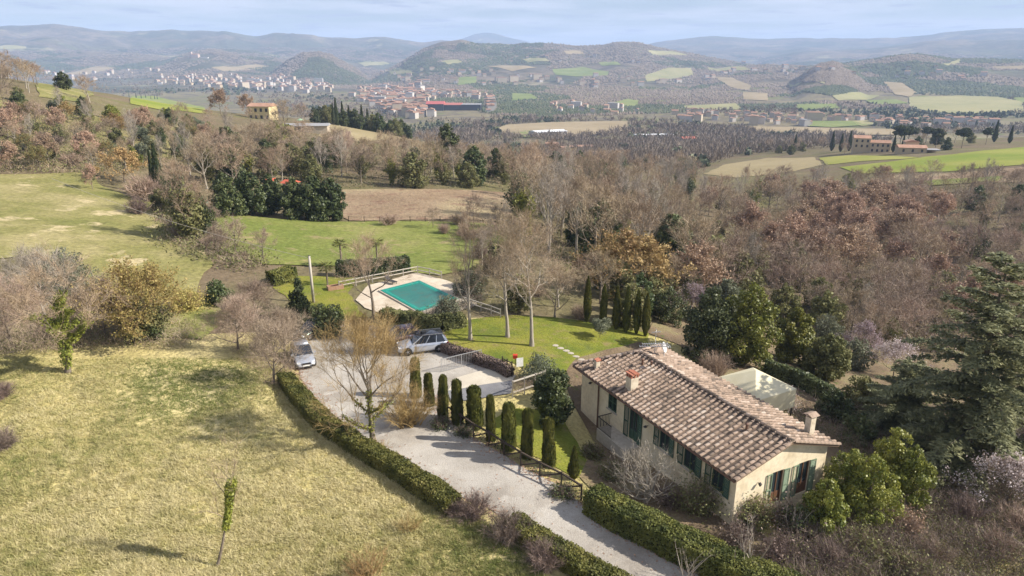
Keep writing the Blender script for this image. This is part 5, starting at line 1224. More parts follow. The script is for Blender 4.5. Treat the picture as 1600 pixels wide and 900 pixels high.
# red hydrant-like flag and white board by the lavender bush
w = gp(805,578); t = thing('letterbox', 'red letterbox on a post at the corner of the lawn', 'letterbox', tuple(w)); b = MB(); b.bar((0,0,-.1),(0,0,1.1),.06); obj('post', b.mesh('post', M_iron), t); b = MB(); b.box((-.2,-.13,1.1),(.2,.13,1.4)); b.add([(-.2,-.13,1.401),(.2,-.13,1.401),(.2,.13,1.401),(-.2,.13,1.401),(-.2,0,1.5),(.2,0,1.5)],[(0,1,5,4),(2,3,4,5),(0,4,3),(1,2,5)]); obj('box', b.mesh('box', flat('red_paint', (.55,.06,.03), rough=.4)), t)
w = gp(812,580); t = thing('notice_board', 'small white board on posts beside the red letterbox', 'board', tuple(w), .3); b = MB(); b.bar((-.25,0,-.1),(-.25,0,1.25),.05); b.bar((.25,0,-.1),(.25,0,1.25),.05); obj('posts', b.mesh('posts', M_iron), t); b = MB(); b.box((-.3,-.05,.45),(.3,-.026,1.25)); obj('panel', b.mesh('panel', flat('white_paint', (.75,.75,.72), rough=.5)), t)
# stepping stones over the lawn
ss = gpv([868,876,884,892,900,908],[541,545,549,553,558,563])
for i, q in enumerate(ss):
    b = MB(); k = 7; top = [(.34*math.cos(6.283*j/k)*random.uniform(.8,1.1), .26*math.sin(6.283*j/k)*random.uniform(.8,1.1), .09) for j in range(k)]; V = top+[(x,y,-.05) for x,y,_ in top]+[(0,0,.1)]
    b.add(V, [(j,(j+1)%k,2*k) for j in range(k)]+[(k+j,k+(j+1)%k,(j+1)%k,j) for j in range(k)])
    tag(obj('stepping_stone', b.mesh('stepping_stone', M_stone), loc=tuple(q)), 'flat pale stepping stone in the lawn, '+['nearest the lavender bush','second from the lavender bush','third from the lavender bush','third from the house','second from the house','nearest the house'][i], 'stone', 'stepping stones across the lawn')

# ------------------------------------------------------------------ cars
M_tyre = flat('tyre_rubber', (.02,.02,.02), rough=.8, spec=.2); M_rim = flat('alloy_rim', (.5,.5,.52), rough=.3, metal=.8); M_trim = flat('black_trim', (.025,.025,.027), rough=.45)
M_lamp = flat('lamp_glass', (.75,.77,.8), rough=.1, spec=.6); M_red = flat('tail_lamp_red', (.4,.02,.02), rough=.2); M_plate = flat('plate_white', (.8,.8,.78), rough=.5); M_cglass = flat('car_glass', (.025,.03,.04), rough=.04, spec=.7)
def car(label, loc, yaw, paint, roofm, Lc, Wc, Hc, suv):
    """car facing +x, built from cross-sections; glass house on top"""
    t = thing('parked_car', label, 'car', tuple(loc), yaw)
    hb = .62*Hc; fr = Lc/2
    st = [(-fr,.50*Hc,.80),(-fr*.97,.60*Hc,.90),(-fr*.80,hb,.98),(-fr*.3,hb*1.0,1.0),(fr*.2,hb*.985,1.0),(fr*.42,hb*.96,.99),(fr*.72,hb*.86,.96),(fr*.92,hb*.74,.88),(fr,hb*.55,.74)]
    V = []; zb = .24
    for x, z, w in st:
        y = w*Wc/2; V += [(x,-y*.92,zb),(x,-y,zb+.16),(x,-y,z*.72),(x,-y*.93,z*.94),(x,-y*.80,z),(x,0,z*1.012),(x,y*.80,z),(x,y*.93,z*.94),(x,y,z*.72),(x,y,zb+.16),(x,y*.92,zb)]
    k = 11; b = MB(); F = [(i*k+j, i*k+j+1, (i+1)*k+j+1, (i+1)*k+j) for i in range(len(st)-1) for j in range(k-1)]
    F += [(i*k+k-1, i*k, (i+1)*k, (i+1)*k+k-1) for i in range(len(st)-1)]
    b.add(V, F); b.poly(V[:k][::-1]); b.poly(V[-k:]); obj('body', b.mesh('body', paint, True), t)
    x0, x1, x2, x3 = -fr*.95, -fr*.80 if suv else -fr*.70, fr*.04, fr*.44
    yb, yt = Wc*.455, Wc*.36; zr = Hc
    q = lambda x, y, z: (x, y, z)
    B = [q(x0,-yb,hb*.97),q(x3,-yb*.96,hb*.95),q(x3,yb*.96,hb*.95),q(x0,yb,hb*.97)]; Tp = [q(x1,-yt,zr*.975),q(x2,-yt,zr),q(x2,yt,zr),q(x1,yt,zr*.975)]
    b = MB(); r_ = [(x1-.05,-yt-.02,zr*.972),(x2+.05,-yt-.02,zr*.995),(x2+.05,yt+.02,zr*.995),(x1-.05,yt+.02,zr*.972),((x1+x2)/2,-yt*.8,zr*1.025),((x1+x2)/2,yt*.8,zr*1.025)]
    b.add(r_, [(0,1,4),(1,2,5,4),(2,3,5),(3,0,4,5),(0,3,2,1)]); obj('roof', b.mesh('roof', roofm, True), t)
    def mixp(a, c, f): return tuple(np.array(a)*(1-f)+np.array(c)*f)
    for nm, a, c, d, e2 in (('windscreen',B[1],B[2],Tp[2],Tp[1]),('rear_window',B[3],B[0],Tp[0],Tp[3])): b = MB(); b.add([a,c,d,e2], [(0,1,2,3)]); obj(nm, b.mesh(nm, M_cglass), t)
    for s, (a, c, d, e2) in ((-1,(B[0],B[1],Tp[1],Tp[0])),(1,(B[3],B[2],Tp[2],Tp[3]))):
        for f0, f1 in ((.06,.30),(.33,.60),(.63,.94)):
            b = MB(); v = [mixp(a,c,f0),mixp(a,c,f1),mixp(e2,d,f1),mixp(e2,d,f0)]; b.add(v if s < 0 else v[::-1], [(0,1,2,3)]); obj('side_window', b.mesh('side_window', M_cglass), t)
        b = MB()
        for f0, f1 in ((0,.058),(.302,.328),(.602,.628),(.942,1)): v = [mixp(a,c,f0),mixp(a,c,f1),mixp(e2,d,f1),mixp(e2,d,f0)]; b.add(v if s < 0 else v[::-1], [(0,1,2,3)])
        obj('window_pillars', b.mesh('window_pillars', paint), t)
        b = MB(); b.box((fr*.36,s*Wc*.5-.02 if s > 0 else -Wc*.5-.16,hb*.98),(fr*.42,s*Wc*.5+.16 if s > 0 else -Wc*.5+.02,hb*.98+.13)); obj('mirror', b.mesh('mirror', paint), t)
        if suv: b = MB(); b.bar((x1,s*yt*.95,zr*1.03),(x2,s*yt*.95,zr*1.04),.035); obj('roof_rail', b.mesh('roof_rail', M_rim), t)
    wr = .34 if suv else .31
    tyre = MB().tube([(0,-.1,0),(0,-.11,0),(0,.11,0),(0,.1,0)], [wr*.9,wr,wr,wr*.9], 18).mesh('tyre', M_tyre)
    rimb = MB(); rimb.tube([(0,-.112,0),(0,.112,0)], wr*.30, 10)
    for a in range(5): an = a*1.2566; rimb.bar((0,-.113,0),(math.cos(an)*wr*.62,-.113,math.sin(an)*wr*.62),.06,.012); rimb.bar((0,.113,0),(math.cos(an)*wr*.62,.113,math.sin(an)*wr*.62),.06,.012)
    rm = rimb.mesh('rim', M_rim); am = MB().tube([(0,-.09,0),(0,.09,0)], wr*1.13, 18).mesh('wheel_arch', M_trim)
    for x in (-fr*.60, fr*.62):
        for s in (-1, 1):
            w_ = obj('wheel', tyre, t, (x, s*(Wc/2-.10), wr)); obj('rim', rm, w_); obj('wheel_arch', am, t, (x, s*(Wc/2-.085), wr+.02))
    b = MB(); b.box((fr*.93,-Wc*.22,hb*.50),(fr*1.005,Wc*.22,hb*.66)); obj('grille', b.mesh('grille', M_trim), t)
    b = MB(); b.box((fr*.90,-Wc*.42,.22),(fr*1.01,Wc*.42,.34)); obj('bumper', b.mesh('bumper', M_trim), t)
    b = MB(); b.box((fr*1.011,-.26,.36),(fr*1.016,.26,.47)); obj('number_plate', b.mesh('number_plate', M_plate), t)
    for s in (-1,1):
        b = MB(); b.box((fr*.86,min(s*Wc*.26,s*Wc*.42),hb*.62),(fr*.965,max(s*Wc*.26,s*Wc*.42),hb*.74)); obj('headlight', b.mesh('headlight', M_lamp), t)
        b = MB(); b.box((-fr*1.0,min(s*Wc*.32,s*Wc*.45),hb*.66),(-fr*.93,max(s*Wc*.32,s*Wc*.45),hb*.88)); obj('tail_lamp', b.mesh('tail_lamp', M_red), t)
    return t
def paint(n, c): return flat(n, c, rough=.25, metal=.55, spec=.6, var=.02)
P_silver = paint('silver_paint', (.55,.58,.64)); P_dark = paint('plum_paint', (.16,.11,.13)); P_green = paint('dark_green_paint', (.05,.08,.07)); P_blackroof = flat('dark_glass_roof', (.04,.045,.06), rough=.15, spec=.6)
z0 = np.array([0,0,.06])
car('silver estate car parked facing the drive beside the low hedge', gp(474,564)+z0, math.radians(-66), P_silver, P_silver, 4.3, 1.75, 1.5, False)
car('silver off-road car with dark glass roof parked in the yard', gp(660,548)+z0, math.radians(196), P_silver, P_blackroof, 4.6, 1.88, 1.66, True)
car('plum coloured car half hidden by bare twigs beside the silver one', gp(622,536)+z0, math.radians(205), P_dark, P_dark, 4.3, 1.78, 1.5, False)
car('dark green car in the shade of the round bush', gp(490,524)+z0, math.radians(-120), P_green, P_green, 4.0, 1.7, 1.45, False)
# ------------------------------------------------------------------ woods and hedgerows of the middle distance
K = dict(
 brown=('bare_tree', 'bare brown tree', 'tree', [bare_parts(500+i, 10, .21, 1400, .95, .036, M_twig, (M_bark, M_barkpale)[i%2], up=.25, bole=.2, limbs=10, ang=52, kids=2, first=4.3) for i in range(4)], 10),
 pink=('bare_tree', 'bare pinkish brown tree', 'tree', [bare_parts(510+i, 10, .17, 2000, .95, .038, M_twigpink, M_bark, up=.2, bole=.18, limbs=11, ang=56, kids=2, first=4.6) for i in range(3)], 10),
 pale=('poplar_tree', 'tall bare pale poplar', 'tree', [bare_parts(520+i, 13, .22, 1100, 1.0, .034, M_twig if i == 1 else M_twigpale, M_barkpale, up=.65, bole=.22, limbs=12, ang=34, kids=2, first=4.2) for i in range(3)], 13),
 rust=('oak_tree', 'oak in dry russet leaf', 'tree', [bare_parts(530+i, 10, .18, 1200, .9, .04, M_twigpink, M_bark, leafm=M_rust, nleaf=4200, lsz=.20, up=.2, bole=.2, limbs=11, ang=56, kids=2, first=4.4) for i in range(3)], 10),
 gold=('golden_tree', 'tree with thin golden-brown leaves', 'tree', [bare_parts(540+i, 8, .15, 1700, .9, .04, M_twiggold, M_bark, leafm=M_amber if i else M_bushg, nleaf=2200, lsz=.2, up=.2, bole=.15, limbs=11, ang=56, kids=2, first=3.8) for i in range(2)], 8),
 ivy=('ivy_tree', 'bare tree muffled in dark ivy', 'tree', [bare_parts(550+i, 11, .2, 1000, .9, .036, M_twig, M_bark, up=.35, bole=.2, limbs=10, ang=46, kids=2, first=4.2, ivy=((M_bushg, M_ever, M_laurel)[i], (3800,4200,2600)[i], (.8,.85,.6)[i], (1.2,1.3,.8)[i], .26)) for i in range(3)], 11),
 ever=('evergreen_tree', 'dark evergreen tree', 'tree', [leafy_parts(560+i, 8, 2.9, 5600, .27, M_ever, lumps=52, shape='dome', lump=(.17,.36)) for i in range(3)], 8),
 lime=('evergreen_tree', 'bright yellow-green bushy tree', 'tree', [leafy_parts(565, 7, 3.0, 4600, .28, M_laurel, lumps=26, shape='dome', lump=(.28,.46))], 7),
 grn=('bushy_tree', 'mottled green bushy tree', 'tree', [leafy_parts(570+i, 7, 2.9, 4800, .25, M_bushg, lumps=48, shape='dome', lump=(.17,.36), tw=900, mtw=M_twigpink) for i in range(2)], 7),
 olive=('olive_tree', 'grey-green olive tree', 'tree', [leafy_parts(580+i, 4.2, 2.3, 3200, .2, M_olive, lumps=22, shape='round', zlo=.2, lump=(.26,.44)) for i in range(2)], 4.2),
 cyp=('cypress_tree', 'dark pointed cypress', 'cypress', [column_parts(590+i, 11, 1.0, 1500, .30, M_cyp) for i in range(2)], 11),
 pine=('pine_tree', 'umbrella pine', 'pine', [leafy_parts(600, 13, 5.2, 4200, .5, M_cyp, lumps=26, shape='umbrella', zlo=.6, squash=.55, lump=(.28,.4))], 13),
 scrub=('bare_shrub', 'low twiggy brown shrub', 'shrub', [bush_parts(610+i, 2.2, 2.2, 50, 1500, M_twigpink if i else M_bramble, .04, .9) for i in range(2)], 2.2),
)
PLACED = []
def wood(P, mix, n, dmin, hr, where, cat=None, seed=0):
    rng = np.random.default_rng(seed+len(P)*7+n); xs = [p[0] for p in P]; ys = [p[1] for p in P]; got = 0; tries = 0
    keys = list(mix); pr = np.array([mix[k] for k in keys], float); pr /= pr.sum()
    while got < n and tries < 14:
        tries += 1
        a = rng.uniform(min(xs), max(xs), n*3); b = rng.uniform(min(ys), max(ys), n*3); k = inpoly(a, b, P); W = gpv(a[k], b[k]); W = W[~np.isnan(W[:,0])]
        for w in W:
            if got >= n: break
            if any((w[0]-q[0])**2+(w[1]-q[1])**2 < (dmin*(.75 if q[2] else 1))**2 for q in PLACED[-400:]): continue
            ky = keys[rng.choice(len(keys), p=pr)]; nm, lb, ct, protos, H0 = K[ky]
            h_ = rng.uniform(*hr)*dict(scrub=.3, olive=.55, ever=.85, grn=.75, lime=.75, gold=.85, pale=1.12, pine=1.1).get(ky, 1.0)
            s = h_/H0; thing_from(nm, protos[rng.integers(len(protos))], lb+' '+where, ct, tuple(w), rng.uniform(0,6.28), lb.replace('tree','trees').replace('oak ','oaks ').replace('poplar','poplars').replace('shrub','shrubs').replace('cypress','cypresses').replace('pine','pines')+' '+where, (s*rng.uniform(.88,1.15), s*rng.uniform(.88,1.15), s))
            PLACED.append((w[0], w[1], ky in ('scrub',))); got += 1
def one(ky, px, py, h_, label, var=0, wide=1.0, D=None):
    nm, lb, ct, protos, H0 = K[ky]
    if D is None: w = gp(px, py)
    else:
        dx, dy, dz = ray(px, py); n_ = math.hypot(dx, dy); w = np.array([dx/n_*D, dy/n_*D, 0]); w[2] = h1(w[0], w[1])
    s = h_/H0; PLACED.append((w[0], w[1], False))
    return thing_from(nm, protos[var % len(protos)], label, ct, tuple(w), random.uniform(0,6.28), None, (s*wide, s*wide, s))
# trees that stand out
one('cyp', 252, 312, 9.5, 'tall dark cypress at the corner of the upper field', 0, 1.1)
one('cyp', 243, 305, 8.0, 'slimmer dark cypress on the left of the tall one at the field corner', 1, .8)
one('ivy', 300, 378, 11.5, 'large tree smothered in ivy at the end of the green field', 0, 1.1)
one('ivy', 322, 372, 9.0, 'second ivy covered tree right of the large smothered one', 1, .9)
one('ivy', 278, 340, 10, 'ivy grown tree between the cypress and the smothered one', 1, .9)
one('scrub', 217, 335, 2.4, 'grey twiggy shrub throwing a shadow on the upper field', 0)
one('rust', 145, 296, 4.6, 'small bare pinkish tree on the edge of the upper field', 0, .8)
one('gold', 195, 285, 6.5, 'golden-brown bare tree beside the field corner', 1, 1.3)
one('scrub', 228, 312, 4.0, 'pinkish brown bush under the cypress', 1)
for i, (px, py, h_) in enumerate([(355,338,7.0),(392,336,7.2),(425,334,6.8),(462,342,7.0),(492,344,7.6),(520,345,7.4)]):
    one('ever', px, py, h_+.6, 'dark evergreen '+['first at the left end','second from the left','third from the left','fourth from the left','fifth from the left','last at the right end'][i]+' of the clump bordering the green field', i, 1.05)
one('ever', 700, 262, 13.5, 'round green evergreen rising over the wood behind the fallow field', 1, 1.0)
one('ever', 742, 290, 10.5, 'dark evergreen tree at the right end of the fallow field', 2, 1.0)
one('lime', 428, 222, 6.5, 'bright green clump below the shed, left half', 0, 1.7); one('lime', 452, 224, 6.0, 'bright green clump below the shed, right half', 0, 1.6)
one('rust', 345, 178, 11, 'russet leaved oak left of the yellow house', 0, 1.15); one('rust', 385, 180, 10, 'russet leaved oak touching the yellow house', 1, 1.1)
one('brown', 140, 160, 9, 'broad bare tree alone on the left skyline', 1, 1.35); one('ever', 100, 140, 6, 'dark evergreen on the left skyline', 0, 1.3)
for i, (px, py, h_) in enumerate([(202,152,9),(213,153,12),(221,154,10),(228,153,9),(236,155,7),(242,155,10),(246,155,9)]):
    one('cyp', px, py, h_, 'dark cypress of the skyline clump on the left, '+['outermost left','tallest','third from left','fourth from left','shortest','sixth from left','outermost right'][i], i, 1.0)
one('gold', 1000, 470, 8.2, 'round tree in orange-brown leaf beyond the column trees', 1, 1.15)
one('gold', 968, 462, 8.5, 'orange-brown tree left of the round one beyond the column trees', 1, 1.05)
one('grn', 1115, 455, 9.5, 'grey-green bushy tree in front of the russet wood', 0, 1.2); one('grn', 1150, 470, 8, 'second grey-green bushy tree before the russet wood', 1, 1.2)
one('pale', 858, 395, 14.5, 'white branched bare tree standing over the wood beyond the pool', 0, 1.1); one('pale', 945, 400, 14, 'tall white poplar leaning in the wood beyond the lawn', 1, 1.0)
one('brown', 930, 425, 13, 'dark forked bare tree in the wood beyond the lawn', 2); one('pale', 1000, 410, 13, 'white stemmed bare tree right of the forked one', 2)
# woods
wood([(-80,160),(0,150),(60,165),(130,178),(330,195),(330,240),(240,266),(120,268),(-80,272)], dict(brown=2.6, pink=2.0, olive=6, grn=4.5, rust=.8, gold=.9, scrub=1.5, ever=.8, lime=1.4), 78, 5.7, (4.6, 7.2), 'on the hillside above the upper field', seed=1)
wood([(-80,165),(0,165),(130,190),(330,205),(330,250),(240,266),(120,268),(-80,272)], dict(scrub=3, pale=3, rust=1.6, gold=1.4, ivy=1.2), 60, 4.2, (5.5, 8), 'among the olives of the left hillside', seed=21)
wood([(-60,132),(0,118),(60,128),(70,150),(0,165),(-60,165)], dict(brown=4, pink=2.5, gold=.5), 16, 5, (7.5, 11), 'on the crest at the far left', seed=2)
wood([(255,262),(330,235),(480,235),(560,250),(700,262),(800,268),(800,293),(560,294),(530,280),(400,300),(330,300)], dict(brown=4, pink=2.6, pale=1.4, ivy=3.2, grn=1.6, ever=1.0), 74, 4.8, (7.5, 11.5), 'in the wood behind the brown fallow field', seed=3)
wood([(330,215),(440,238),(500,242),(600,250),(700,242),(790,236),(800,262),(700,258),(560,256),(480,246),(330,236)], dict(brown=4, pink=3, pale=1.0, grn=.9, ever=.5, scrub=1.5), 40, 6.4, (4.8, 7.0), 'in the wood below the grass slope of the shed', seed=4)
wood([(795,300),(1060,300),(1075,440),(1010,450),(920,430),(860,400),(810,375)], dict(pale=4, brown=2.4, pink=1, ivy=3.8, grn=1.0, ever=.5), 56, 4.3, (9.5, 14), 'in the wood beyond the garden lawn', seed=5)
wood([(790,255),(1100,262),(1090,300),(800,298)], dict(pale=2.5, brown=2.6, ivy=2.6, ever=.9, pink=1.2), 44, 6.5, (10, 14), 'in the wood farther up the stream', seed=6)
wood([(1060,310),(1250,300),(1250,480),(1080,480)], dict(brown=3, pink=2.4, pale=1.2, grn=1.2, ivy=1.4, rust=1.2), 54, 4.1, (8.5, 12.5), 'in the valley wood right of the lawn', seed=7)
wood([(1250,325),(1480,330),(1470,435),(1300,450),(1240,440)], dict(rust=5, pink=2, brown=1, ivy=.3), 52, 4.2, (9, 12.5), 'in the russet wood behind the cedars', seed=8)
wood([(1200,440),(1330,450),(1560,440),(1640,455),(1640,560),(1330,545),(1220,520)], dict(pink=5, brown=3, rust=.6, ivy=.8, grn=1.4, pale=1.4), 54, 3.8, (6.5, 9.5), 'in the brown copse left of the cedars', seed=9)
wood([(1490,330),(1640,325),(1640,450),(1500,440)], dict(ever=2, brown=2, ivy=1, pink=2), 26, 5.5, (8, 12), 'in the dark wood at the right edge', seed=10)
wood([(1180,292),(1330,292),(1480,290),(1640,286),(1640,322),(1200,322)], dict(brown=3, pink=2, pale=1.4, grn=.8, rust=.5), 34, 7.5, (8, 12), 'in the row below the right hand fields', seed=11)
wood([(740,440),(850,455),(900,480),(920,500),(830,495),(770,470),(735,450)], dict(brown=2, grn=1.5, pink=2, scrub=2), 12, 3.4, (4, 6.5), 'beyond the three bare trees on the lawn', seed=12)
wood([(900,440),(1050,450),(1060,500),(1010,515),(920,495)], dict(ivy=2, grn=2, ever=1, brown=1), 14, 3.6, (4.5, 7), 'behind the column trees of the lawn', seed=13)
wood([(240,320),(330,345),(420,405),(400,420),(310,400),(250,370)], dict(scrub=3, pink=1.4, grn=.6), 16, 2.6, (4, 6), 'below the ivy smothered trees', seed=14)
wood([(545,344),(600,346),(780,350),(800,330),(830,345),(800,375),(770,420),(740,430),(760,380)], dict(scrub=4, pink=1, pale=1), 18, 3.0, (4, 7), 'along the right end of the green field', seed=15)
wood([(428,172),(470,170),(515,180),(505,186),(440,184)], dict(brown=3, pink=2, rust=1), 12, 6, (10, 14), 'round the shed and the yellow house', seed=16)
wood([(1150,230),(1320,232),(1320,243),(1150,246)], dict(brown=2, pink=1.4, grn=2), 15, 11, (8, 12), 'behind the tan field on the right', seed=17)
wood([(1390,222),(1520,222),(1520,238),(1400,236)], dict(brown=2, grn=2, ever=2, pine=.6), 14, 9, (9, 13), 'round the ochre farmhouse', seed=18)
# skyline conifers right of the shed
for i, (px, py) in enumerate([(521,187),(526,189),(536,190),(546,192),(554,192),(566,194),(575,195),(583,196),(587,197)]):
    one('cyp', px, py, 10+(i*7%4), 'dark cypress rising from the trees above the straw slope, '+['first','second','third','fourth','fifth','sixth','seventh','eighth','last'][i]+' from the left', i, 1.0, D=345+6*i)
for i, px in enumerate(range(492, 640, 9)):
    one('grn' if i%4 == 2 else 'ever', px, 190, 7.5+(i*5%4), 'dark tree of the belt above the straw slope, number '+['one','two','three','four','five','six','seven','eight','nine','ten','eleven','twelve','thirteen','fourteen','fifteen','sixteen','seventeen'][i]+' from the left', i, 1.0, D=352+(i*11%17))
wood([(495,186),(545,190),(600,196),(600,200),(545,194),(495,190)], dict(ever=4, grn=1.5), 20, 5.5, (10, 14), 'in the dark belt above the straw slope', seed=19)
one('brown', 446, 199, 10.5, 'big brown tree right of the yellow house', 2, 1.25); one('pink', 472, 193, 9.5, 'broad brown tree over the left end of the long shed', 1, 1.1)
for i, (px, py) in enumerate([(392,196),(432,197),(450,190)]): one(('brown','pink','brown')[i], px, py, 6.5, ['bare tree in front of the left corner of the yellow house','bare pinkish tree in front of the right corner of the yellow house','bare tree between the yellow house and the shed'][i], i)
for i, (px, py, h_) in enumerate([(1241,238,13),(1299,236,14),(1313,237,12),(1326,236,13),(1395,238,10),(1553,222,14),(1577,224,11),(1409,238,10)]):
    one('cyp', px, py, h_, 'dark cypress '+['standing alone left of the ochre farmhouse','left of the ochre farmhouse, first of three','left of the ochre farmhouse, middle of three','touching the left end of the ochre farmhouse','right of the ochre farmhouse','tallest on the right hand ridge','last on the right hand ridge','between the two farm buildings'][i], i, 1.2)
one('pine', 1405, 232, 15, 'umbrella pine behind the ochre farmhouse', 0, 1.0); one('pine', 1540, 226, 11, 'umbrella pine on the right hand ridge', 0, .8)
# twigs and scrub on the woodland floor, nobody could count them
def floor_scrub(P, n, h, m, label, leafm, tww=.05, name='undergrowth'):
    thicket(name, P, n, h, m, label, lsz=.22, leafm=leafm, tww=tww, spread=1.1)
floor_scrub([(-60,165),(130,180),(330,200),(330,262),(230,268),(140,272),(-60,275)], 1300, 1.9, M_twig, 'brown scrub on the hillside above the upper field', M_bushg)
floor_scrub([(330,200),(480,215),(800,240),(800,294),(540,295),(330,300)], 900, 1.6, M_twig, 'brown scrub under the wood behind the fallow field', M_ever)
floor_scrub([(795,262),(1080,268),(1080,450),(1010,460),(900,440),(800,375)], 900, 1.4, M_twig, 'brown scrub under the wood beyond the lawn', M_bushg)
floor_scrub([(1060,310),(1500,318),(1640,320),(1640,560),(1330,545),(1080,485)], 2600, 1.7, M_twig, 'brown scrub under the valley wood', M_bramble)
floor_scrub([(1160,292),(1640,284),(1640,322),(1160,318)], 600, 2.2, M_twig, 'brown scrub along the row below the fields', M_bushg)
floor_scrub([(240,325),(330,350),(420,410),(395,425),(300,405),(250,380)], 260, 1.6, M_twigpink, 'brown scrub below the ivy smothered trees', M_bushg, tww=.035)
floor_scrub([(535,298),(745,299),(800,305),(800,345),(545,344)], 1500, .4, M_twigpink, 'dry reddish weeds on the fallow field', None, tww=.04, name='weeds')

# small groups: say which of the few each one is, by its place from the left
def name_apart():
    G = {}
    for o in COL.objects:
        if o.parent is None and o.get('group') and (' in the ' in o['group'] or ' on the ' in o['group'] or ' behind ' in o['group'] or ' below ' in o['group'] or ' round ' in o['group'] or ' beyond ' in o['group'] or ' along ' in o['group']) and o.type == 'EMPTY': G.setdefault((o['group'], o['label']), []).append(o)
    ORD = ['first','second','third','fourth','fifth','sixth','seventh','eighth','ninth']
    for (g, l), os_ in G.items():
        n = len(os_)
        if n > 9: continue
        os_.sort(key=lambda o: o.location.x/max(o.location.y, 1))
        for i, o in enumerate(os_):
            w = '' if n == 1 else ('left one' if i == 0 else 'right one') if n == 2 else ('leftmost' if i == 0 else 'rightmost' if i == n-1 else ORD[i]+' from left')
            if w and len((l+' '+w).split()) <= 16: o['label'] = l+', '+w
            if n == 1: del o['group']
name_apart()
# ------------------------------------------------------------------ the valley: fields, buildings, town, woods
FAR_FIELDS = []
def ffield(P, m, off=1.2, step=None, name='field'):
    W = gpv([p[0] for p in P], [p[1] for p in P]); W = W[~np.isnan(W[:,0])]
    if len(W) < 3: return
    ext = np.ptp(W[:,:2], axis=0).max(); FAR_FIELDS.append(P)
    drape(name, P, m, off, step or max(6, ext/26), jit=.15)
M_fgreen = ground_mat('valley_green', [(.01, ((.15,.19,.06), (.21,.235,.085)), .38, .62)], .08, .1, .3, .1)
M_fpale = ground_mat('valley_pale', [(.01, ((.25,.245,.12), (.32,.29,.15)), .38, .62)], .08, .1, .3, .1)
M_ftan = ground_mat('valley_tan', [(.01, ((.27,.215,.13), (.33,.265,.17)), .38, .62)], .08, .1, .3, .1)
for P, m in [
 ([(790,196),(860,192),(980,190),(985,205),(900,215),(800,214),(770,205)], M_ftan), ([(800,208),(830,204),(880,206),(870,214),(805,216)], M_fgreen),
 ([(712,122),(745,120),(744,130),(716,134)], M_fgreen), ([(862,108),(910,105),(952,112),(950,118),(900,120),(868,117)], M_fgreen), ([(955,162),(980,155),(998,158),(996,166),(965,168)], M_fgreen),
 ([(800,146),(830,147),(842,155),(800,158)], M_fgreen), ([(1008,118),(1045,106),(1080,106),(1083,118),(1050,124),(1010,128)], M_fpale), ([(1105,105),(1150,104),(1180,110),(1120,112)], M_fpale),
 ([(1115,120),(1145,122),(1175,135),(1168,142),(1140,136)], M_ftan), ([(1160,144),(1200,146),(1200,158),(1162,156)], M_ftan), ([(1065,166),(1150,162),(1160,172),(1080,174)], M_fpale),
 ([(1380,128),(1410,130),(1432,145),(1420,152),(1398,148)], M_ftan), ([(1300,150),(1345,145),(1375,150),(1360,156),(1310,158)], M_fpale), ([(1352,157),(1400,156),(1420,162),(1370,165)], M_fgreen),
 ([(1420,152),(1500,150),(1560,152),(1600,160),(1600,175),(1480,180),(1420,168)], M_fpale), ([(1580,153),(1620,153),(1640,165),(1600,163)], M_fgreen), ([(1240,164),(1305,163),(1312,170),(1250,173)], M_fgreen),
 ([(1265,190),(1330,190),(1360,196),(1300,200),(1262,198)], M_fgreen), ([(1330,190),(1355,189),(1372,196),(1345,198)], M_fpale), ([(1230,130),(1290,128),(1290,133),(1235,137)], M_fpale),
 ([(1470,100),(1500,92),(1500,98),(1480,103)], M_fpale), ([(1550,104),(1610,103),(1610,108),(1555,108)], M_ftan), ([(760,104),(800,103),(840,106),(800,112)], M_ftan),
 ([(330,106),(400,100),(420,104),(350,112)], M_ftan), ([(90,118),(150,104),(180,106),(140,116)], M_ftan), ([(560,98),(600,96),(610,100),(570,104)], M_fpale), ([(0,72),(40,73),(42,76),(0,77)], M_fpale),
 ([(815,92),(850,90),(862,96),(825,98)], M_fpale), ([(690,96),(715,93),(722,98),(700,101)], M_fpale), ([(880,80),(905,79),(912,84),(885,85)], M_ftan), ([(1010,78),(1050,80),(1075,86),(1020,86)], M_fpale), ([(935,98),(965,97),(970,102),(940,103)], M_fgreen), ([(600,112),(640,110),(650,114),(610,117)], M_fpale),
 ([(1150,198),(1260,200),(1400,203),(1400,212),(1200,212)], M_ftan)]:
    ffield(P, m)
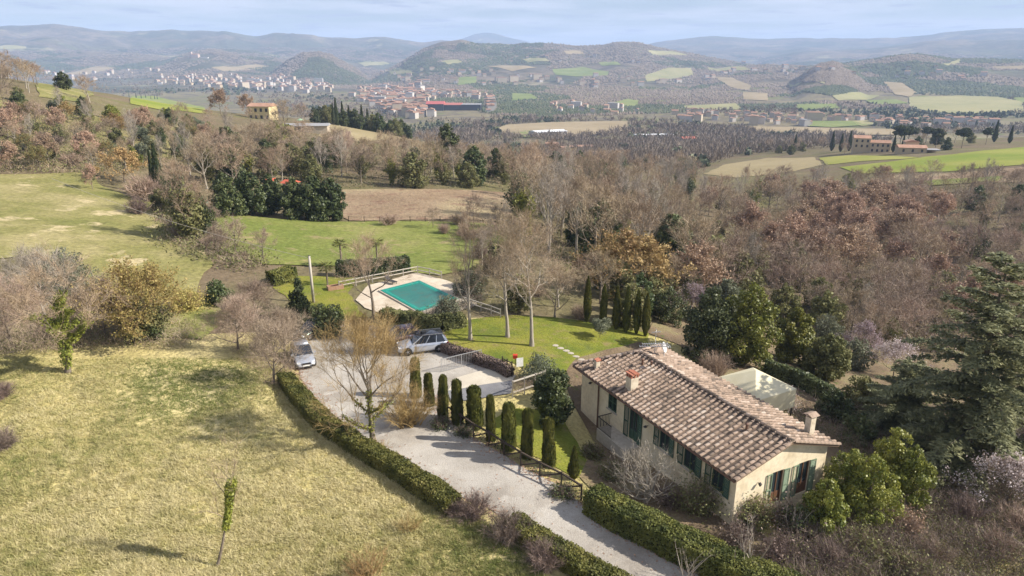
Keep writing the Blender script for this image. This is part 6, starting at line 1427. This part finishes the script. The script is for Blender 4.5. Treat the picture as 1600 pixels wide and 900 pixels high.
# --- buildings
M_roofred = mat('clay_roof', [(.29,.165,.115), (.40,.25,.18)], scale=.4, rough=.9, objvar=.2, tint=.2)
M_wallh = [mat('render_'+n, [tuple(np.array(c)*.92), c], scale=.3, rough=.9, objvar=.12) for n, c in (('cream',(.45,.385,.30)), ('white',(.48,.45,.42)), ('pink',(.46,.36,.30)), ('ochre',(.47,.38,.26)), ('grey',(.40,.37,.34)))]
M_dark = flat('dark_opening', (.05,.05,.055), rough=.4)
M_grey = flat('grey_roofing', (.30,.30,.31), rough=.8); M_whitero = flat('white_roofing', (.72,.73,.75), rough=.5); M_black = flat('black_cladding', (.03,.032,.04), rough=.4)
def block(t, x0, y0, x1, y1, h, wallm, roofm, pitch=.36, axis='x', eave=.4, zb=-3, nwin=None, storeys=2, nm='wall'):
    b = MB(); b.box((x0,y0,zb),(x1,y1,h)); w = obj(nm, b.mesh(nm, wallm), t)
    b = MB(); X0, X1, Y0, Y1 = x0-eave, x1+eave, y0-eave, y1+eave; H_ = h+.01
    if axis == 'x': r = pitch*(Y1-Y0)/2; ym_ = (Y0+Y1)/2; V = [(X0,Y0,H_),(X1,Y0,H_),(X1,Y1,H_),(X0,Y1,H_),(X0,ym_,H_+r),(X1,ym_,H_+r)]; F = [(0,1,5,4),(2,3,4,5),(0,4,3),(1,2,5),(0,3,2,1)]
    else: r = pitch*(X1-X0)/2; xm = (X0+X1)/2; V = [(X0,Y0,H_),(X1,Y0,H_),(X1,Y1,H_),(X0,Y1,H_),(xm,Y0,H_+r),(xm,Y1,H_+r)]; F = [(0,4,5,3),(1,2,5,4),(0,1,4),(2,3,5),(0,3,2,1)]
    b.add(V, F); obj('roof', b.mesh('roof', roofm), t)
    if nwin:
        me = MB().box((-.55,-.06,0),(.55,.04,1.5)).mesh('window', M_dark)
        for s in range(storeys):
            for i in range(nwin): obj('window', me, t, (x0+(x1-x0)*(i+.5)/nwin, y0-.0, h-2.3-s*3.0))
    return w
w = gp(412, 186); t = thing('farmhouse', 'yellow two storey house with dark windows on the left hill', 'house', tuple(w), -.15); block(t, -5, -4, 5, 4, 5.7, mat('yellow_render', [(.54,.44,.24),(.62,.51,.30)], scale=.5), M_roofred, .3, 'x', nwin=4)
w = gp(482, 206); t = thing('shed', 'long low shed with grey roof and pale walls above the green clump', 'shed', tuple(w), .08); block(t, -7.5, -3, 7.5, 3, 2.4, M_wallh[0], M_grey, .22, 'x', nwin=None)
b = MB(); b.box((-7,-3.03,0),(-1,-2.99,2.0)); obj('dark_bay_panel', b.mesh('dark_bay_panel', M_dark), t)  # dark panel on the wall, painted shade in place of an open bay
w = gp(470, 196); t = thing('garden_parasol', 'green and white parasol behind the long shed', 'parasol', tuple(w)); b = MB(); b.bar((0,0,0),(0,0,2.4),.06); obj('pole', b.mesh('pole', M_grey), t); b = MB(); b.add([(1.8*math.cos(a*.785),1.8*math.sin(a*.785),2.2) for a in range(8)]+[(0,0,2.9)], [(i,(i+1)%8,8) for i in range(8)]); obj('canopy', b.mesh('canopy', flat('pale_green_cloth', (.28,.45,.30))), t)
for i, (px, py, s_) in enumerate([(424,303,.8),(456,305,1.1)]):
    w = gp(px, py); t = thing('red_roofed_house', 'small house with bright red roof half hidden behind the dark evergreens, '+['left one','right one'][i], 'house', tuple(w), .5-.9*i); block(t, -1.0*s_, -1.2, 1.0*s_, 1.2, 2.7, M_wallh[4], flat('bright_red_roof', (.50,.12,.07), rough=.6), .35, 'x', nwin=2, storeys=1)
w = gp(1362, 238); t = thing('farmhouse', 'ochre farmhouse with clay roofs among cypresses on the right hill', 'house', tuple(w), -.35); block(t, -11, -4, -2, 5, 8.6, M_wallh[3], M_roofred, .3, 'x', nwin=3); block(t, -1.99, -4.6, 9, 3.4, 6.3, M_wallh[3], M_roofred, .3, 'x', nwin=4)
w = gp(1425, 240); t = thing('farm_barn', 'low barn with clay roof right of the ochre farmhouse', 'barn', tuple(w), -.25); block(t, -8, -4, 6, 4, 3.6, M_wallh[3], M_roofred, .3, 'x', nwin=3, storeys=1); block(t, -3, 4.3, 4, 9, 6.0, M_wallh[3], M_roofred, .3, 'y')
b = MB(); b.box((6.02,-4,2.6),(13,3.5,2.8)); obj('lean_to_roof', b.mesh('lean_to_roof', M_grey), t); b = MB(); b.box((6.02,3.2,-2),(13,3.5,2.59)); obj('lean_to_wall', b.mesh('lean_to_wall', M_wallh[3]), t)
w = gp(856, 212); t = thing('warehouse', 'white warehouse with pale metal roof in the valley beyond the wood', 'warehouse', tuple(w), .45); block(t, -20, -11, 20, 11, 5.5, M_wallh[1], M_whitero, .12, 'x', eave=.8, nwin=7, storeys=1)
w = gp(1020, 217); t = thing('warehouse', 'long low white shed in the valley right of the white warehouse', 'warehouse', tuple(w), .15); block(t, -22, -8, 22, 8, 5, M_wallh[1], M_whitero, .1, 'x', nwin=6, storeys=1)
w = gp(1075, 223); t = thing('red_roofed_house', 'small house with red roof right of the long white shed', 'house', tuple(w), .1); block(t, -7, -5, 7, 5, 4.6, M_wallh[1], flat('red_roof', (.48,.15,.10)), .35, 'x', nwin=3, storeys=1)
for i, (px, py, lb) in enumerate([(862,233,'cream house at the edge of the wood, left of two'),(915,238,'larger cream house with low roof in the wood'),(885,240,'small cream house between the two others in the wood')]):
    w = gp(px, py); t = thing('villa', lb, 'house', tuple(w), .2*i); block(t, -6-2*(i==1), -4, 6, 4, 5.5, M_wallh[0], M_roofred, .3, 'x', nwin=3)
# the long factory in the town
w = gp(710, 172); t = thing('factory', 'long black factory with red roof in the town', 'factory', tuple(w), -.02); s = np.hypot(w[0], w[1])/FPX
block(t, -41*s, -12*s*1.2, -15*s, 20, 9.5*s, M_black, flat('factory_red', (.42,.11,.10)), .22, 'x', eave=.6); block(t, -14.9*s, -9*s, 11.9*s, 22, 8.0*s, M_black, flat('factory_red_pale', (.40,.14,.11)), .18, 'x', eave=.6); block(t, 12*s, -10*s, 40*s, 20, 8.6*s, M_black, M_grey, .08, 'x', eave=.6)
# castle on the hill
w = gp(306, 90)
if not math.isnan(w[0]):
    t = thing('castle', 'pinkish castle tower on the hill beyond the town', 'castle', tuple(w)); block(t, -16, -12, 16, 12, 14, M_wallh[2], M_roofred, .3, 'x', zb=-8); b = MB(); b.box((-26,-8,-8),(-16.05,6,26)); obj('tower', b.mesh('tower', M_wallh[2]), t); b = MB(); b.box((20,-10,-30),(60,8,2)); obj('terrace_wall', b.mesh('terrace_wall', M_wallh[1]), t)
# town houses: five shared shapes, one wall and one roof each
def house_meshes(wd, dp, h, pitch, wm, rm, axis):
    t = bpy.data.objects.new('tmp', None); w_ = block(t, -wd/2, -dp/2, wd/2, dp/2, h, wm, rm, pitch, axis, zb=-6); r_ = [o for o in bpy.data.objects if o.parent == t and o != w_]
    res = [('wall', w_.data)] + [('roof', o.data) for o in r_]
    for o in [w_]+r_: bpy.data.objects.remove(o)
    bpy.data.objects.remove(t); return res
TH_ = [house_meshes(wd, dp, h, p, M_wallh[wm], rm, ax) for wd, dp, h, p, wm, rm, ax in [(11,9,7,.35,0,M_roofred,'x'),(13,10,9.5,.3,1,M_roofred,'x'),(10,10,8,.35,2,M_roofred,'y'),(16,10,6.5,.3,3,M_roofred,'x'),(22,12,13,.1,1,M_grey,'x'),(12,9,10,.32,0,M_roofred,'y'),(18,11,11,.2,4,M_roofred,'x'),(9,8,6,.36,1,M_roofred,'x')]]
COLW = ['cream','white','pinkish','ochre','flat roofed white','tall cream','grey','small white']
ACC = []
def town(P, n, where, big=1.0, seed=0, dmin=11, things=True, clump=None):
    rng = np.random.default_rng(100+seed); xs = [p[0] for p in P]; ys = [p[1] for p in P]; got = []; tries = 0
    while len(got) < n and tries < 40:
        tries += 1; a = rng.uniform(min(xs), max(xs), 400); b = rng.uniform(min(ys), max(ys), 400); k = inpoly(a, b, P)
        for F_ in FAR_FIELDS: k &= ~inpoly(a, b, F_)
        if not things: k &= ~inpoly(a, b, [(662,152),(760,152),(760,182),(662,182)])
        W = gpv(a[k], b[k])
        for w in W:
            if math.isnan(w[0]) or len(got) >= n: continue
            if any((w[0]-q[0])**2+(w[1]-q[1])**2 < dmin**2 for q in got): continue
            got.append(w)
    yaw0 = rng.uniform(-.4,.4)
    for w in got:
        v = rng.choice(8, p=[.2,.16,.16,.1,.07,.13,.08,.10]); s_ = rng.uniform(.85,1.25)*big; rz = yaw0 + rng.choice([0, 1.57]) + rng.normal()*.12
        if things: thing_from('town_house', TH_[v], COLW[v]+' house '+where, 'house', tuple(w), rz, COLW[v]+' houses '+where, s_)
        else: ACC.append((w, v, s_, rz))
town([(560,136),(600,134),(640,140),(690,146),(760,150),(765,156),(664,158),(660,178),(700,184),(640,186),(600,178),(545,152)], 130, 'in the middle of the far town', .9, 1, 12)
town([(595,138),(655,134),(680,150),(640,160),(600,156)], 34, 'in the old centre of the far town', 1.15, 2, 9)
town([(240,122),(340,116),(450,122),(540,138),(530,146),(420,142),(330,138),(240,132)], 60, 'at the left end of the far town', 1.2, 3, 16)
town([(830,163),(900,160),(1000,172),(1000,180),(900,178),(830,172)], 20, 'in the hamlet below the dark wooded hill', .75, 4, 16)
town([(1030,172),(1180,176),(1320,184),(1420,186),(1560,190),(1560,200),(1420,200),(1250,198),(1100,188)], 44, 'in the village across the right hand valley', .62, 5, 17)
for P, n, sd in [([(60,112),(240,110),(330,116),(330,124),(100,126)], 26, 6), ([(560,112),(760,108),(900,130),(800,140),(620,128)], 46, 7), ([(880,120),(1060,118),(1160,100),(1300,104),(1300,110),(1100,130),(900,140)], 30, 8), ([(1200,110),(1500,104),(1600,112),(1500,128),(1250,122)], 16, 9), ([(1040,176),(1560,190),(1560,200),(1250,200),(1060,190)], 60, 10), ([(270,120),(450,124),(540,140),(480,146),(330,138)], 110, 11), ([(580,140),(770,152),(770,176),(640,186),(560,160)], 240, 12), ([(800,90),(1000,86),(1060,92),(900,110)], 12, 13)]:
    town(P, n, '', .8 if sd == 10 else 1.1, sd, 13, things=False)
bits = []
for w, v, s_, rz in ACC:
    for mi, (pn, me) in enumerate(TH_[v]):
        V = np.empty(len(me.vertices)*3, np.float32); me.vertices.foreach_get('co', V); V = V.reshape(-1,3)*s_; c, sn = math.cos(rz), math.sin(rz)
        V = np.column_stack([V[:,0]*c-V[:,1]*sn, V[:,0]*sn+V[:,1]*c, V[:,2]])+w
        for p in me.polygons: bits.append((V, np.array([list(p.vertices)]), np.full(len(V), .5), 0 if (pn == 'wall' and v % 2) else (1 if pn == 'wall' else 2)))
V = []; F3 = []; F4 = []; m3 = []; m4 = []; n = 0; last = None
for v, f, t_, mi in bits:
    if last is not v: V.append(v); base = n; n += len(v); last = v
    (F3 if f.shape[1] == 3 else F4).append(f+base); (m3 if f.shape[1] == 3 else m4).append(mi)
tag(obj('distant_houses', new_mesh('distant_houses', np.concatenate(V), [np.concatenate(F3), np.concatenate(F4)], [M_wallh[1], M_wallh[0], M_roofred], m3+m4)), 'scattered houses of the plain and the far hills', 'houses', kind='stuff')
# --- distant woods
M_dist = leafmat('distant_wood', [(.13,.10,.078), (.19,.15,.115), (.245,.195,.15)], scale=.02, tint=.5, objvar=0, trans=0, hue=0)
M_distg = leafmat('distant_evergreen', [(.045,.058,.032), (.075,.09,.045), (.115,.125,.06)], scale=.02, tint=.5, objvar=0, trans=0, hue=0)
def blob_base(rng, n):
    d = np.array([(.05,0,.62)]+[(math.cos(a), math.sin(a), -.45) for a in np.arange(5)*1.2566]); return d, np.array([(0,1+i,1+(i+1)%5) for i in range(5)])
def blobs(name, W, sz, hgt, green, label, rng):
    d, F = blob_base(rng, 0); n = len(W); k = len(d); r = rng.uniform(.6,1.35,(n,k,1)); V = d[None]*r
    V = V*np.stack([sz, sz, hgt*.62], -1)[:,None] + W[:,None] + np.array([0,0,1])*(hgt*.42)[:,None,None]
    t = np.clip(.5+.35*fbm(W[:,0]/140, W[:,1]/140, 61, 3)[:,None]*2+rng.uniform(-.1,.1,(n,1))+rng.uniform(-.06,.06,(n,k)), 0, 1)
    Fa = (F[None]+(np.arange(n)*k)[:,None,None]).reshape(-1,3); mi = np.repeat(green.astype(int), len(F))
    tag(obj(name, new_mesh(name, V.reshape(-1,3), [Fa], [M_dist, M_distg], mi, t.ravel(), True)), label, 'woodland', kind='stuff')
def far_points(n, P, rng, thr, dens_s, dmin=0):
    xs = [p[0] for p in P]; ys = [p[1] for p in P]; a = rng.uniform(min(xs), max(xs), n); b = rng.uniform(min(ys), max(ys), n); k = inpoly(a, b, P)
    for F_ in FAR_FIELDS: k &= ~inpoly(a, b, F_)
    W = gpv(a[k], b[k]); W = W[~np.isnan(W[:,0])]; d = fbm(W[:,0]/dens_s, W[:,1]/dens_s, 91, 4); return W[d > thr]
def brush_trees(name, W, wd, hgt, green, label, rng, k=20, tw=.0018):
    """far bare trees as sprays of slivers, evergreens as clumps of leaf faces"""
    d = np.hypot(W[:,0], W[:,1]); bits = []
    for flag in (False, True):
        s = green == flag; n = int(s.sum())
        if not n: continue
        w = np.repeat(W[s], k, 0); r = np.repeat(wd[s], k); h = np.repeat(hgt[s], k); dd = np.repeat(d[s], k); tt = np.repeat(rng.uniform(.2,.8,n), k); m = n*k
        o = rdir(m, rng); o[:,2] = np.abs(o[:,2]); rad = rng.uniform(0,1,m)**.5
        P = w + np.column_stack([o[:,:2]*(r*rad)[:,None]*.8, h*(.12+.62*rng.uniform(0,1,m)*np.sqrt(np.maximum(1-(rad*np.hypot(o[:,0],o[:,1]))**2, .1)))])
        if flag: bits.append((*leaves(P, r*.62, rng, nrm=o, tint=tt), 1))
        else: bits.append((*twigs(P, np.column_stack([o[:,:2]*.7, .5+o[:,2]])+rng.normal(size=(m,3))*.3, h*.42, np.maximum(dd*tw*.5, .09), rng, tint=tt), 0))
    tag(obj(name, join(name, bits, [M_dist, M_distg])), label, 'woodland', kind='stuff')
rng = np.random.default_rng(77)
A = far_points(9000, [(640,215),(800,186),(980,194),(1150,202),(1420,210),(1400,222),(1150,245),(1100,262),(790,258),(640,232)], rng, -.10, 110)
A = A[(np.hypot(A[:,0],A[:,1]) > 360)]
g = fbm(A[:,0]/60, A[:,1]/60, 12, 3) > .16
brush_trees('valley_wood', A, rng.uniform(2.6,4.4,len(A)), rng.uniform(6,11,len(A)), g, 'bare woods on the valley floor beyond the near trees', rng)
B = far_points(12000, [(-60,120),(200,116),(560,150),(640,190),(800,186),(1000,176),(1180,168),(1660,150),(1660,215),(1420,208),(1150,205),(980,196),(800,190),(640,216),(480,190),(300,150),(-60,150)], rng, .0, 200)
B = B[(np.hypot(B[:,0],B[:,1]) > 600)]; d_ = np.hypot(B[:,0],B[:,1]); g = fbm(B[:,0]/120, B[:,1]/120, 15, 3) > .10
brush_trees('plain_trees', B, rng.uniform(.0022,.004,len(B))*np.minimum(d_,2500), rng.uniform(5,10,len(B)), g, 'bare and evergreen trees scattered through the plain and town', rng, k=18)
Cc = far_points(86000, [(-60,66),(0,80),(400,74),(640,78),(760,62),(1000,66),(1100,84),(1300,92),(1440,82),(1660,92),(1660,165),(1180,172),(800,186),(640,150),(400,122),(-60,124)], rng, -.07, 380)
D_ = far_points(8000, [(1235,140),(1265,106),(1300,96),(1330,104),(1360,140),(1300,150)], rng, -.3, 200); Cc = np.concatenate([Cc, D_])
Cc = Cc[np.hypot(Cc[:,0],Cc[:,1]) < 6000]; d_ = np.hypot(Cc[:,0],Cc[:,1]); g = fbm(Cc[:,0]/260, Cc[:,1]/260, 18, 3) > .06
blobs('hill_woods', Cc, rng.uniform(.0012,.0023,len(Cc))*d_, rng.uniform(3.5,6.5,len(Cc)), g, 'woods covering the hills on the far side of the plain', rng)

# ------------------------------------------------------------------ haze
top = max(float(GZ.max())+25, 80.0); bot = float(GZ.min())-8
b = MB(); b.box((-12600,-12600,bot),(12600,12600,top)); hm = bpy.data.materials.new('haze'); hm.use_nodes = True; N = hm.node_tree.nodes
for n_ in list(N): N.remove(n_)
ho = N.new('ShaderNodeOutputMaterial'); pv = N.new('ShaderNodeVolumePrincipled'); pv.inputs['Color'].default_value = (.50,.67,1.0,1); pv.inputs['Density'].default_value = 1.3e-4; pv.inputs['Anisotropy'].default_value = .0
hm.node_tree.links.new(pv.outputs[0], ho.inputs['Volume'])
tag(obj('haze', b.mesh('haze', hm)), 'pale blue haze lying over the whole valley', 'haze', kind='stuff')
